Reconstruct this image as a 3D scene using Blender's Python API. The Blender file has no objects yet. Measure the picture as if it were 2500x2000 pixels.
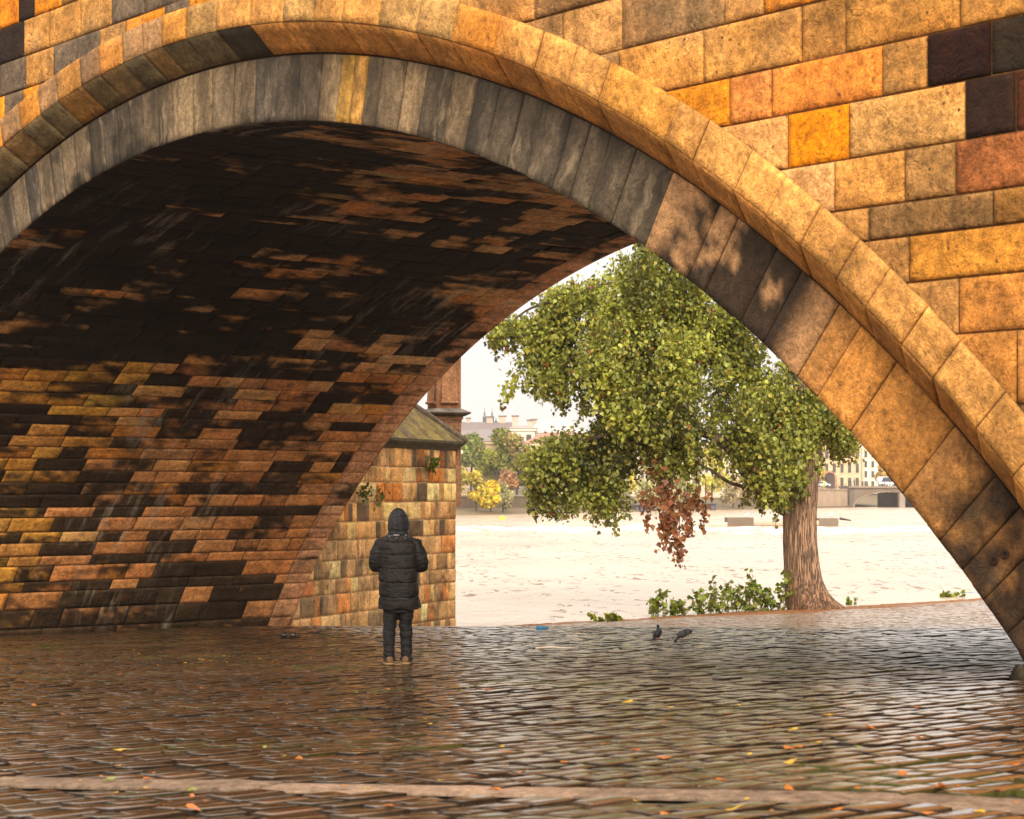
import bpy, math, random
import numpy as np
from mathutils import Vector
random.seed(7)
RNG = np.random.default_rng(11)
SC = bpy.context.scene
COL = SC.collection
R_ = math.radians

# ------------------------------------------------------------------ frame of the place
CAM_H = 1.604
F = 4900.0                       # focal length for a 2500 wide picture
DT = np.array([-0.64629, 0.76309])   # along the bridge front, towards the river
DS = np.array([0.76309, 0.64629])    # along the vault (river direction)
P0 = np.array([4.406, 17.272])       # foot of the near arch end
CT, CZ, RR = 13.457, -10.87, 17.385  # arch circle (t, z, radius)
W = 11.34                            # bridge width
WATER_Z = -2.1


def B(t, s, z):
    t, s, z = np.broadcast_arrays(np.asarray(t, float), np.asarray(s, float), np.asarray(z, float))
    return np.stack([P0[0] + t * DT[0] + s * DS[0], P0[1] + t * DT[1] + s * DS[1], z], -1)


def to_ts(x, y):
    dx, dy = x - P0[0], y - P0[1]
    return dx * DT[0] + dy * DT[1], dx * DS[0] + dy * DS[1]


def at(px, py, depth):
    return np.array([(px - 1250) / F * depth, depth, CAM_H - (py - 1200) / F * depth])


def smooth(a, b, x):
    k = np.clip((np.asarray(x, float) - a) / (b - a), 0, 1)
    return k * k * (3 - 2 * k)


def ground_z(t, s):
    t = np.asarray(t, float); s = np.asarray(s, float)
    return -0.049 * np.clip(t, -4.5, 70) - 0.046 * np.clip(s - 8.8, 0, 11.4) * smooth(2, 12, t)


def lin(c):
    c = np.asarray(c, float) / 255.0
    return np.where(c <= 0.04045, c / 12.92, ((c + 0.055) / 1.055) ** 2.4)


def _h(ix, iy, iz, seed):
    n = (ix * 374761393 + iy * 668265263 + iz * 2147483647 + seed * 974711) & 0xFFFFFFFF
    n = ((n ^ (n >> 13)) * 1274126177) & 0xFFFFFFFF
    n = ((n ^ (n >> 16)) * 2246822519) & 0xFFFFFFFF
    return ((n ^ (n >> 15)) & 0xFFFF) / 32767.5 - 1.0


def vnoise(p, seed=0):
    p = np.asarray(p, float)
    i = np.floor(p).astype(np.int64); f = p - i; f = f * f * (3 - 2 * f)
    r = 0
    for dx in (0, 1):
        for dy in (0, 1):
            for dz in (0, 1):
                w = (f[..., 0] if dx else 1 - f[..., 0]) * (f[..., 1] if dy else 1 - f[..., 1]) * (f[..., 2] if dz else 1 - f[..., 2])
                r = r + w * _h(i[..., 0] + dx, i[..., 1] + dy, i[..., 2] + dz, seed)
    return r


def fbm(p, octv=4, seed=0):
    p = np.asarray(p, float); a = 1.0; r = 0; n = 0
    for k in range(octv):
        r = r + a * vnoise(p * 2 ** k + 17.3 * k, seed + k); n += a; a *= 0.55
    return r / n


# ------------------------------------------------------------------ object helpers
def tag(o, label=None, cat=None, group=None, kind=None):
    if label: o['label'] = label
    if cat: o['category'] = cat
    if group: o['group'] = group
    if kind: o['kind'] = kind
    return o


def empty(name, loc, label, cat, group=None, rz=0.0):
    o = bpy.data.objects.new(name, None); COL.objects.link(o)
    o.empty_display_size = 0.2
    o.location = [float(v) for v in loc]; o.rotation_euler = (0, 0, rz)
    bpy.context.view_layer.update()
    return tag(o, label, cat, group)


class Acc:
    """collects faces of ONE mesh object"""
    def __init__(s):
        s.v = []; s.f = []; s.c = []; s.u = []; s.n = 0

    def add(s, v, f, c=(1, 1, 1), u=None):
        v = np.asarray(v, float).reshape(-1, 3)
        c = np.asarray(c, float)
        if c.ndim == 1: c = np.tile(c[None, :], (len(v), 1))
        if c.shape[1] == 3: c = np.c_[c, np.ones(len(c))]
        if u is None: u = v[:, :2]
        s.v.append(v); s.c.append(c); s.u.append(np.asarray(u, float))
        f = np.asarray(f, np.int64)
        s.f.append(f + s.n); s.n += len(v)

    def grid(s, P, c=(1, 1, 1), u=None, flip=False, wrap=False):
        """P (n,m,3)"""
        n, m = P.shape[:2]
        idx = np.arange(n * m).reshape(n, m)
        if wrap: idx = np.concatenate([idx, idx[:1]], 0)
        a, b_, c_, d = idx[:-1, :-1], idx[1:, :-1], idx[1:, 1:], idx[:-1, 1:]
        q = np.stack([a, b_, c_, d] if not flip else [a, d, c_, b_], -1).reshape(-1, 4)
        c = np.asarray(c, float)
        if c.ndim == 3: c = c.reshape(-1, c.shape[-1])
        s.add(P.reshape(-1, 3), q, c, None if u is None else u.reshape(-1, 2))

    def box(s, lo, hi, c=(1, 1, 1), M=None):
        x0, y0, z0 = lo; x1, y1, z1 = hi
        v = np.array([[x0, y0, z0], [x1, y0, z0], [x1, y1, z0], [x0, y1, z0], [x0, y0, z1], [x1, y0, z1], [x1, y1, z1], [x0, y1, z1]], float)
        if M is not None: v = M(v)
        s.add(v, [[0, 3, 2, 1], [4, 5, 6, 7], [0, 1, 5, 4], [1, 2, 6, 5], [2, 3, 7, 6], [3, 0, 4, 7]], c)

    def prism(s, poly, M0, M1, c=(1, 1, 1)):
        """two outlines of the same n-gon joined (fan caps)"""
        a = np.asarray(M0, float); b_ = np.asarray(M1, float); n = len(a)
        v = np.concatenate([a, b_, [a.mean(0)], [b_.mean(0)]])
        s.add(v, [[i, (i + 1) % n, n + (i + 1) % n, n + i] for i in range(n)], c)
        s.f.append(np.array([[(i + 1) % n, i, 2 * n] for i in range(n)], np.int64) + s.n - len(v))
        s.f.append(np.array([[n + i, n + (i + 1) % n, 2 * n + 1] for i in range(n)], np.int64) + s.n - len(v))

    def tube(s, pts, rad, seg=10, c=(1, 1, 1), caps=True, squash=None):
        pts = np.asarray(pts, float); n = len(pts); rad = np.broadcast_to(np.asarray(rad, float), (n,))
        tg = np.gradient(pts, axis=0); tg /= np.linalg.norm(tg, axis=1, keepdims=True) + 1e-9
        ref = np.array([0, 0, 1.0]) if abs(tg[0, 2]) < 0.9 else np.array([1.0, 0, 0])
        rings = []
        a = np.linspace(0, 2 * np.pi, seg, endpoint=False)
        for i in range(n):
            x = np.cross(ref, tg[i]); x /= np.linalg.norm(x) + 1e-9
            y = np.cross(tg[i], x); ref = np.cross(x, y) if False else ref
            rings.append(pts[i] + rad[i] * (np.cos(a)[:, None] * x + np.sin(a)[:, None] * y))
        P = np.stack(rings, 1)
        s.grid(P, c, np.stack(np.meshgrid(np.linspace(0, 1, seg), np.arange(n) * 1.0, indexing='ij'), -1), wrap=True)
        if caps:
            v = np.concatenate([P[:, 0], [pts[0]], P[:, -1], [pts[-1]]])
            f = [[(i + 1) % seg, i, seg] for i in range(seg)] + [[seg + 1 + i, seg + 1 + (i + 1) % seg, 2 * seg + 1] for i in range(seg)]
            s.add(v, f, c if np.asarray(c).ndim == 1 else np.asarray(c)[0])

    def loft(s, rings, c=(1, 1, 1), caps=True):
        """rings (n, seg, 3)"""
        P = np.asarray(rings, float); n, seg = P.shape[:2]
        s.grid(P.transpose(1, 0, 2), c, wrap=True)
        if caps:
            v = np.concatenate([P[0], [P[0].mean(0)], P[-1], [P[-1].mean(0)]])
            f = [[(i + 1) % seg, i, seg] for i in range(seg)] + [[seg + 1 + i, seg + 1 + (i + 1) % seg, 2 * seg + 1] for i in range(seg)]
            s.add(v, f, c)

    def mesh(s, name, mat, smooth_=True):
        me = bpy.data.meshes.new(name)
        V = np.concatenate(s.v); C = np.concatenate(s.c); U = np.concatenate(s.u)
        me.vertices.add(len(V)); me.vertices.foreach_set('co', V.astype(np.float32).ravel())
        ls = np.concatenate([f.ravel() for f in s.f])
        tot = np.concatenate([np.full(len(f), f.shape[1]) for f in s.f])
        st = np.concatenate([[0], np.cumsum(tot)[:-1]])
        me.loops.add(len(ls)); me.loops.foreach_set('vertex_index', ls.astype(np.int32))
        me.polygons.add(len(tot)); me.polygons.foreach_set('loop_start', st.astype(np.int32)); me.polygons.foreach_set('loop_total', tot.astype(np.int32))
        me.update(calc_edges=True)
        a = me.color_attributes.new('col', 'FLOAT_COLOR', 'POINT'); a.data.foreach_set('color', C.astype(np.float32).ravel())
        uv = me.uv_layers.new(name='UVMap'); uv.data.foreach_set('uv', U[ls].astype(np.float32).ravel())
        me.polygons.foreach_set('use_smooth', np.full(len(tot), bool(smooth_)))
        me.materials.append(mat)
        me.validate()
        return me

    def build(s, name, mat, parent=None, smooth_=True, world=True):
        me = s.mesh(name, mat, smooth_)
        o = bpy.data.objects.new(name, me); COL.objects.link(o)
        if parent is not None:
            o.parent = parent
            if world:
                r = parent
                M = parent.matrix_world
                o.matrix_parent_inverse = M.inverted()
        return o


# ------------------------------------------------------------------ materials
def newmat(name):
    m = bpy.data.materials.new(name); m.use_nodes = True
    nt = m.node_tree; nt.nodes.clear()
    out = nt.nodes.new('ShaderNodeOutputMaterial'); bs = nt.nodes.new('ShaderNodeBsdfPrincipled')
    nt.links.new(bs.outputs[0], out.inputs[0])
    return m, nt, bs


def nd(nt, t, **k):
    n = nt.nodes.new(t)
    for a, v in k.items():
        if a == 'inp':
            for kk, vv in v.items(): n.inputs[kk].default_value = vv
        else: setattr(n, a, v)
    return n


def noise_node(nt, vec, scale, detail=6, rough=0.6, dist=0.0):
    n = nd(nt, 'ShaderNodeTexNoise', inp={'Scale': scale, 'Detail': detail, 'Roughness': rough, 'Distortion': dist})
    if vec is not None: nt.links.new(vec, n.inputs['Vector'])
    return n.outputs['Fac']


def mapr(nt, v, a, b, c, d):
    n = nd(nt, 'ShaderNodeMapRange', inp={'From Min': a, 'From Max': b, 'To Min': c, 'To Max': d}); n.clamp = True
    nt.links.new(v, n.inputs['Value']); return n.outputs[0]


def math_(nt, op, a, b=None):
    n = nd(nt, 'ShaderNodeMath', operation=op)
    for i, v in enumerate((a, b)):
        if v is None: continue
        if isinstance(v, (int, float)): n.inputs[i].default_value = v
        else: nt.links.new(v, n.inputs[i])
    return n.outputs[0]


def mixc(nt, fac, a, b, mode='MIX'):
    n = nd(nt, 'ShaderNodeMix', data_type='RGBA', blend_type=mode)
    for i, v in ((0, fac), (6, a), (7, b)):
        if isinstance(v, (int, float)): n.inputs[i].default_value = v
        elif isinstance(v, (tuple, list)): n.inputs[i].default_value = (*v, 1) if len(v) == 3 else v
        else: nt.links.new(v, n.inputs[i])
    return n.outputs[2]


def scaled(nt, vec, s):
    n = nd(nt, 'ShaderNodeMapping'); n.inputs['Scale'].default_value = s
    nt.links.new(vec, n.inputs['Vector']); return n.outputs[0]


def stone_mat(name, fine=1.0, streak=0.0, bump=0.35, streakcol=(0.02, 0.017, 0.014), rough=(0.7, 0.95), spec=0.15, pits=0.0, white=0.0):
    m, nt, bs = newmat(name)
    at_ = nd(nt, 'ShaderNodeAttribute', attribute_name='col')
    pos = nd(nt, 'ShaderNodeNewGeometry').outputs['Position']
    uv = nd(nt, 'ShaderNodeUVMap').outputs[0]
    n1 = noise_node(nt, pos, 2.2 * fine, 8, 0.68)
    n2 = noise_node(nt, pos, 11 * fine, 8, 0.7)
    n3 = noise_node(nt, pos, 45 * fine, 4, 0.7)
    v1 = mapr(nt, n1, 0.3, 0.7, 0.62, 1.36)
    v2 = mapr(nt, n2, 0.3, 0.7, 0.45, 1.5)
    v3 = mapr(nt, n3, 0.3, 0.7, 0.68, 1.3)
    mult = math_(nt, 'MULTIPLY', math_(nt, 'MULTIPLY', v1, v2), v3)
    comb = nd(nt, 'ShaderNodeCombineColor')
    for i in range(3): nt.links.new(mult, comb.inputs[i])
    c = mixc(nt, 1.0, at_.outputs['Color'], comb.outputs[0], 'MULTIPLY')
    if streak:
        wob = nd(nt, 'ShaderNodeVectorMath', operation='MULTIPLY_ADD'); wob.inputs[1].default_value = (.35, .35, 0); nzc = nd(nt, 'ShaderNodeTexNoise', inp={'Scale': 3.0, 'Detail': 5}); nt.links.new(uv, nzc.inputs['Vector']); nt.links.new(nzc.outputs['Color'], wob.inputs[0]); nt.links.new(uv, wob.inputs[2])
        sv = scaled(nt, wob.outputs[0], (3.0, 0.42, 1))
        ns = noise_node(nt, sv, 1.0, 8, 0.66, 0.5)
        ms = math_(nt, 'MULTIPLY', mapr(nt, ns, 0.42, 0.62, 0.0, streak), mapr(nt, n2, .3, .6, .55, 1.0))
        c = mixc(nt, ms, c, streakcol)
        sv2 = scaled(nt, wob.outputs[0], (4, 0.8, 1))
        ns2 = noise_node(nt, sv2, 1.3, 5, 0.6)
        c = mixc(nt, mapr(nt, ns2, 0.58, 0.78, 0, streak * 0.7), c, (0.5, 0.37, 0.22))
    if white:
        sv = scaled(nt, uv, (3.2, 0.55, 1))
        ns = noise_node(nt, sv, 1.0, 7, 0.7, 0.2)
        big = noise_node(nt, uv, 0.22, 3, 0.5)
        k = math_(nt, 'MULTIPLY', mapr(nt, ns, 0.52, 0.70, 0, 1), mapr(nt, big, 0.50, 0.58, 0, white))
        c = mixc(nt, k, c, (0.62, 0.48, 0.33))
    if pits:
        vo = nd(nt, 'ShaderNodeTexVoronoi', inp={'Scale': 9.0}); nt.links.new(pos, vo.inputs['Vector'])
        pk = math_(nt, 'MULTIPLY', mapr(nt, vo.outputs['Distance'], 0.10, 0.22, 1, 0), mapr(nt, n1, 0.45, 0.6, 0, pits))
        c = mixc(nt, pk, c, (0.05, 0.03, 0.015))
    nt.links.new(c, bs.inputs['Base Color'])
    rr = mapr(nt, n2, 0.3, 0.7, rough[0], rough[1]); nt.links.new(rr, bs.inputs['Roughness'])
    bs.inputs['Specular IOR Level'].default_value = spec
    vp = nd(nt, 'ShaderNodeTexVoronoi', feature='SMOOTH_F1', inp={'Scale': 8.0 * fine, 'Smoothness': .6}); wv = nd(nt, 'ShaderNodeVectorMath', operation='ADD'); nt.links.new(pos, wv.inputs[0]); nz_ = nd(nt, 'ShaderNodeTexNoise', inp={'Scale': 3.0 * fine, 'Detail': 1}); nt.links.new(pos, nz_.inputs['Vector']); nt.links.new(nz_.outputs['Color'], wv.inputs[1]); nt.links.new(wv.outputs[0], vp.inputs['Vector'])
    hs = math_(nt, 'ADD', math_(nt, 'MULTIPLY', n2, .7), math_(nt, 'MULTIPLY', n3, 0.5))
    hs = math_(nt, 'ADD', hs, math_(nt, 'MULTIPLY', mapr(nt, vp.outputs['Distance'], 0, .5, 0, 1), .30))
    hs = math_(nt, 'ADD', hs, math_(nt, 'MULTIPLY', n1, 1.0))
    b_ = nd(nt, 'ShaderNodeBump', inp={'Strength': bump, 'Distance': 0.055 / fine}); nt.links.new(hs, b_.inputs['Height'])
    nt.links.new(b_.outputs[0], bs.inputs['Normal'])
    return m


def attr_mat(name, rough=0.7, spec=0.3, nscale=6.0, amt=0.3, bump=0.0, metallic=0.0):
    m, nt, bs = newmat(name)
    at_ = nd(nt, 'ShaderNodeAttribute', attribute_name='col')
    pos = nd(nt, 'ShaderNodeNewGeometry').outputs['Position']
    n1 = noise_node(nt, pos, nscale, 6, 0.65)
    v = mapr(nt, n1, 0.3, 0.7, 1 - amt, 1 + amt)
    comb = nd(nt, 'ShaderNodeCombineColor')
    for i in range(3): nt.links.new(v, comb.inputs[i])
    nt.links.new(mixc(nt, 1.0, at_.outputs['Color'], comb.outputs[0], 'MULTIPLY'), bs.inputs['Base Color'])
    bs.inputs['Roughness'].default_value = rough; bs.inputs['Specular IOR Level'].default_value = spec; bs.inputs['Metallic'].default_value = metallic
    if bump:
        b_ = nd(nt, 'ShaderNodeBump', inp={'Strength': bump, 'Distance': 0.3 / nscale}); nt.links.new(n1, b_.inputs['Height']); nt.links.new(b_.outputs[0], bs.inputs['Normal'])
    return m


def leaf_mat(name, trans=0.35, rough=0.42):
    m, nt, bs = newmat(name)
    at_ = nd(nt, 'ShaderNodeAttribute', attribute_name='col')
    nt.links.new(at_.outputs['Color'], bs.inputs['Base Color'])
    bs.inputs['Roughness'].default_value = rough; bs.inputs['Specular IOR Level'].default_value = 0.45
    tr = nd(nt, 'ShaderNodeBsdfTranslucent'); nt.links.new(at_.outputs['Color'], tr.inputs[0])
    mx = nd(nt, 'ShaderNodeMixShader', inp={0: trans}); nt.links.new(bs.outputs[0], mx.inputs[1]); nt.links.new(tr.outputs[0], mx.inputs[2])
    out = [n for n in nt.nodes if n.type == 'OUTPUT_MATERIAL'][0]; nt.links.new(mx.outputs[0], out.inputs[0])
    return m


M_WALL = stone_mat('golden_sandstone', 1.0, 0.0, .85, pits=0.9)
M_RING = stone_mat('streaked_sandstone', 1.3, 0.8, 0.5, pits=0.2)
M_RING_LOW = stone_mat('plain_sandstone', 1.3, 0.12, 0.6, pits=0.4)
M_VAULT = stone_mat('sooty_vault_stone', 1.1, 0.0, 0.8, rough=(0.6, 0.9), white=0.6)
M_PIER = stone_mat('small_block_stone', 1.6, 0.12, 0.6, pits=.4)
M_MORTAR = stone_mat('dark_mortar', 2.0, 0.0, 0.3)

# ------------------------------------------------------------------ masonry builder
def params(n, e):
    return np.concatenate([[0], np.linspace(e, 1 - e, n), [1]])


def block(acc, q, fmap, color, nu=8, nv=5, gap=0.012, depth=0.03, rough=0.02, bulge=0.015, seed=0, colfn=None, uvs=(1, 1), size=None, joint=None):
    """q = corners (4,2) in u,v: lower-left, lower-right, upper-right, upper-left; sizes in metres give the gap"""
    q = np.asarray(q, float)
    lu = size[0] if size else np.linalg.norm(q[1] - q[0]); lv = size[1] if size else np.linalg.norm(q[3] - q[0])
    eu, ev = min(0.2, 0.010 / lu), min(0.2, 0.010 / lv)
    gu, gv = gap / lu, gap / lv
    a = params(nu, eu) * (1 - 2 * gu) + gu; b_ = params(nv, ev) * (1 - 2 * gv) + gv
    A, Bv = np.meshgrid(a, b_, indexing='ij')
    UV = ((1 - A) * (1 - Bv))[..., None] * q[0] + (A * (1 - Bv))[..., None] * q[1] + (A * Bv)[..., None] * q[2] + ((1 - A) * Bv)[..., None] * q[3]
    base = fmap(UV[..., 0], UV[..., 1], 0 * A)
    d = np.minimum(np.minimum(A - a[0], a[-1] - A) * lu, np.minimum(Bv - b_[0], b_[-1] - Bv) * lv)
    off = RNG.normal(0, 0.005)
    nz = fbm(base * 3.1, 4, seed) * rough + fbm(base * 9.0, 3, seed + 9) * rough * 0.55
    w = off + bulge * smooth(0.0, 0.05, d) + nz * smooth(0.01, 0.07, d)
    edge = np.zeros_like(A, bool); edge[0] = edge[-1] = True; edge[:, 0] = edge[:, -1] = True
    w = np.where(edge, -depth, w)
    Pp = fmap(UV[..., 0], UV[..., 1], w)
    c = np.tile(np.asarray(color, float), (*A.shape, 1))
    if colfn is not None: c = colfn(c, base, UV)
    c = np.where(edge[..., None], c * 0.5 if joint is None else np.asarray(joint), c)
    acc.grid(Pp, np.clip(c, 0.001, 0.95), np.stack([UV[..., 0] * uvs[0], UV[..., 1] * uvs[1]], -1))


def jit(c, a=0.12, hue=0.06):
    c = np.asarray(c, float) * (1 + RNG.normal(0, a)); w = RNG.normal(0, hue * .6)
    return np.clip(c * np.array([1 + w * .6, 1 - w * .2, 1 - w * 1.2]), 0.003, 0.9)


K = 0.86     # picture colour -> reflectance on the lit front
def pal(*c, k=K):
    l = lin(c); m = l.mean()
    return np.clip((m + (l - m) * 1.04) * k * np.array([1.05, .965, .95]), .004, .85)

# ------------------------------------------------------------------ the old stone bridge
SF = -0.35          # front wall plane (s)
SH = -0.405          # face of the projecting hood ring
bridge = empty('stone_bridge', B(0, W / 2, 0), 'massive old sandstone bridge with a wide soot-blackened arch and gold-brown blocks', 'bridge')


def f_front(u, v, w):         # u=t, v=z, w outwards
    r = np.hypot(u - CT, v - CZ); rc = RR + 1.30
    k = np.where(r < rc, rc / np.maximum(r, 1e-6), 1.0)
    return B(CT + (u - CT) * k, SF - w, CZ + (v - CZ) * k)


def px_front(px, py, s=SF):
    P = P0 + s * DS; k = (px - 1250) / F
    t = (k * P[1] - P[0]) / (DT[0] - k * DT[1]); y = P[1] + t * DT[1]
    return t, CAM_H - (py - 1200) / F * y


def zr(x, y): return (1550 + x / 2.2695, y / 2.2695)
def z2(x, y): return (1250 + x / 1.7248, y / 1.7248)

def zline(*pts): return float(np.mean([px_front(*p)[1] for p in pts]))
L1 = zline(zr(0, 258), zr(375, 165), zr(735, 70))
L2 = zline(zr(200, 520), zr(920, 340), zr(1620, 180), zr(1970, 110))
L3 = zline(zr(500, 715), zr(1190, 580), zr(1640, 480), zr(2100, 360))
L4 = zline(zr(835, 950), zr(1190, 885), zr(1830, 770), zr(2156, 700))
L5 = zline(zr(1090, 1190), zr(1500, 1115), zr(2156, 1015))
L6 = zline(zr(1280, 1345), zr(2156, 1220))
L7 = zline(zr(1500, 1580), zr(2156, 1490))
L8 = zline(z2(1870, 1412), z2(2156, 1380))
L9 = zline(z2(2110, 1705), z2(2156, 1700))
zs = [L9, L8, L7, L6, L5, L4, L3, L2, L1]
hh = np.mean(np.diff(zs))
lower = [L9 - 0.62 * k for k in range(1, 9)]
upper = [L1 + v for v in np.cumsum([0.55, 0.5, 0.58, 0.5, 0.55, 0.6, 0.5, 0.55, 0.5])]
courses = sorted(lower + zs + upper)
GOLD, TAN, GREYT, BROWN, DARK, ORANGE = pal(222, 152, 68), pal(212, 158, 92), pal(165, 125, 78), pal(172, 108, 58), pal(58, 38, 24), pal(240, 150, 38)
manual = {   # course bottom line -> [(joint px in zoom, colour right of it), ...]
    L2: [(None, pal(222, 158, 80)), (zr(380, 300), pal(218, 160, 84)), (zr(920, 200), pal(200, 146, 78)), (zr(1165, 150), pal(198, 146, 76)), (zr(1800, 60), pal(205, 150, 80))],
    L3: [(None, pal(236, 152, 48)), (zr(525, 580), pal(224, 146, 76)), (zr(755, 520), pal(222, 142, 66)), (zr(1370, 400), pal(204, 156, 90)), (zr(1620, 340), pal(44, 24, 14)), (zr(1970, 260), pal(52, 42, 30))],
    L4: [(None, pal(208, 154, 92)), (zr(845, 800), pal(242, 150, 36)), (zr(1185, 740), pal(216, 164, 94)), (zr(1828, 630), pal(54, 36, 24)), (zr(2105, 540), pal(84, 46, 26))],
    L5: [(None, pal(218, 164, 102)), (zr(1105, 1060), pal(216, 156, 82)), (zr(1495, 980), pal(182, 140, 84)), (zr(1775, 930), pal(168, 106, 60))],
    L6: [(None, pal(208, 152, 84)), (zr(1295, 1260), pal(152, 116, 70)), (zr(1985, 1150), pal(158, 114, 58))],
    L7: [(None, pal(176, 130, 74)), (zr(1520, 1450), pal(222, 154, 66))],
    L8: [(None, pal(194, 144, 82)), (z2(1880, 1290), pal(222, 152, 76))],
    L9: [(None, pal(210, 146, 74)), (z2(2125, 1550), pal(214, 150, 78))],
}


def wall_col(c, P, UV):
    n = fbm(P * 1.3, 4, 3); n2 = fbm(P * 5.0, 3, 8)
    c = c * (1 + 0.40 * n + 0.40 * n2)[..., None]
    rust = np.clip(fbm(P * 0.9 + 40, 4, 21) * 2.2 - 0.35, 0, 1)[..., None]
    c = c * (1 - 0.5 * rust) + 0.5 * rust * c * np.array([1.12, 0.82, 0.45])
    grey = np.clip(fbm(P * 0.75 + 90, 4, 33) * 2.4 - 0.5, 0, 1)[..., None]
    return c * (1 - 0.45 * grey) + 0.45 * grey * (c.mean(-1, keepdims=True) * np.array([1.15, 0.86, 0.5]) * 0.72)


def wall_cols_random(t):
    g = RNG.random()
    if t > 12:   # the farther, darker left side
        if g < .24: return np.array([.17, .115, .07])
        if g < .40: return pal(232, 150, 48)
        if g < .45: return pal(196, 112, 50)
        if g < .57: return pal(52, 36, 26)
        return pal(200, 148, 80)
    if g < .14: return ORANGE * 0.9
    if g < .34: return GREYT
    return GOLD if g < .65 else TAN


wall = Acc()
T_MIN, T_MAX = -9.0, 40.0
for z0, z1 in zip(courses[:-1], courses[1:]):
    joints = []; cols = []
    mk = [k for k in manual if abs(k - z0) < 1e-6]
    t = T_MAX
    man = manual[mk[0]] if mk else None
    mt = [px_front(*j)[0] for j, _ in man[1:]] if man else []
    mstart = (mt[0] + 1.3) if mt else None
    edges = [T_MAX]
    while edges[-1] > T_MIN:
        cur = edges[-1]
        if mt and cur - 2.4 < mt[0] + 0.9 and cur > mt[0]:
            edges.append(mt[0] + RNG.uniform(1.0, 1.5)) if cur > mt[0] + 1.8 else None
            cols.append(wall_cols_random(cur)) if cur > mt[0] + 1.8 else None
            for j, (tt, (_, cc)) in enumerate(zip(mt, man)):
                edges.append(tt); cols.append(cc)
            last = man[-1][1]
            edges.append(mt[-1] - RNG.uniform(1.0, 1.8)); cols.append(last)
            mt = []
        else:
            wd = RNG.uniform(0.5, 1.5) if cur < 14 else RNG.uniform(0.45, 1.1)
            edges.append(cur - wd); cols.append(wall_cols_random(cur))
    for e0, e1, cc in zip(edges[:-1], edges[1:], cols):
        if e0 < e1: continue
        q = np.array([[e1, z0], [e0, z0], [e0, z1], [e1, z1]])
        if np.hypot(q[:, 0] - CT, q[:, 1] - CZ).max() < RR + 1.45: continue
        if z1 < -2.6: continue
        lu = e0 - e1
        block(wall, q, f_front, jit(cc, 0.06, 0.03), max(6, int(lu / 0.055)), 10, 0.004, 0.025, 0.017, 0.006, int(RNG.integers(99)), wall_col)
wall.build('front_wall', M_WALL, bridge)
# mortar bed behind the front wall and behind the hood ring
bed = Acc()
ph = np.linspace(-1.3, 1.3, 120)
top_z = courses[-1]
rin, rout = RR + 1.31, 60.0
inner = np.stack([CT + rin * np.sin(ph), CZ + rin * np.cos(ph)], -1)
outer = np.stack([np.clip(CT + rout * np.sin(ph), T_MIN, T_MAX), np.clip(CZ + rout * np.cos(ph), -3.5, top_z)], -1)
bed.grid(np.stack([B(inner[:, 0], SF + 0.02, inner[:, 1]), B(outer[:, 0], SF + 0.02, outer[:, 1])], 1), pal(120, 86, 48))
bed.build('mortar_bed', M_MORTAR, bridge)

# angles: positive towards the river (far left in view)
def ang_px(px, py, s):
    t, z = px_front(px, py, s); return math.atan2(t - CT, z - CZ)


def fill(known, lo, hi, step):
    known = sorted(known); out = list(known)
    a = known[-1]
    while a < hi: a += RNG.uniform(step * 0.75, step * 1.3); out.append(a)
    a = known[0]
    while a > lo: a -= RNG.uniform(step * 0.75, step * 1.3); out.insert(0, a)
    return out


PH_LO, PH_HI = -0.90, 1.01
ringj = [(1282, 426), (1349, 452), (1392, 470), (1438, 497), (1491, 543), (1575, 597), (1682, 672), (1722, 706), (1810, 778), (1865, 834), (1946, 917), (1995, 967), (2073, 1055), (2201, 1206), (2291, 1322), (2343, 1397), (2395, 1470)]
top2 = [(818, 303), (850, 305), (880, 309)]
ra = fill([ang_px(x, y, 0.0) for x, y in ringj], PH_LO, PH_HI, 0.42 / RR)
keys = sorted(ang_px(x, y, 0.0) for x, y in top2)
ra = [a for a in ra if not (keys[0] - 0.012 < a < keys[-1] + 0.012)] + keys
ra = sorted(ra)
A_SOOT = ang_px(1682, 672, 0); A_CLEAN = ang_px(1930, 900, 0); A_END = ang_px(1600, 610, 0)


def ring_soot(c, P, UV):
    a = UV[..., 0]; r = UV[..., 1]
    n = 1.3 * fbm(P * 1.1, 4, 5) + 0.7 * fbm(P * 4.0, 4, 6)
    z = smooth(A_CLEAN - 0.005, A_CLEAN + 0.03, a) * smooth(A_END + 0.004, A_END - 0.01, a)
    inner = smooth(RR + 1.0, RR + 0.1, r)
    k = np.clip((n * 3.2 + 0.8 * inner + 0.42 + 0.35 * smooth(A_SOOT - .10, A_CLEAN, a) * 0), 0, 1) * z
    k = np.maximum(k, np.clip(n * 1.9 - 0.2, 0, 1) * smooth(A_SOOT, 0.1, a) * 0.85)
    low = smooth(-0.73, -0.84, a) * np.clip(n * 1.5 + 0.8, 0, 1) * 0.95
    k = np.maximum(k, low)[..., None]
    c = c * (1 + 0.18 * n)[..., None]
    k = np.clip(k * 1.25, 0, 1)
    return c * (1 - .95 * k) + .95 * k * np.array([0.022, 0.016, 0.011])


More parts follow.
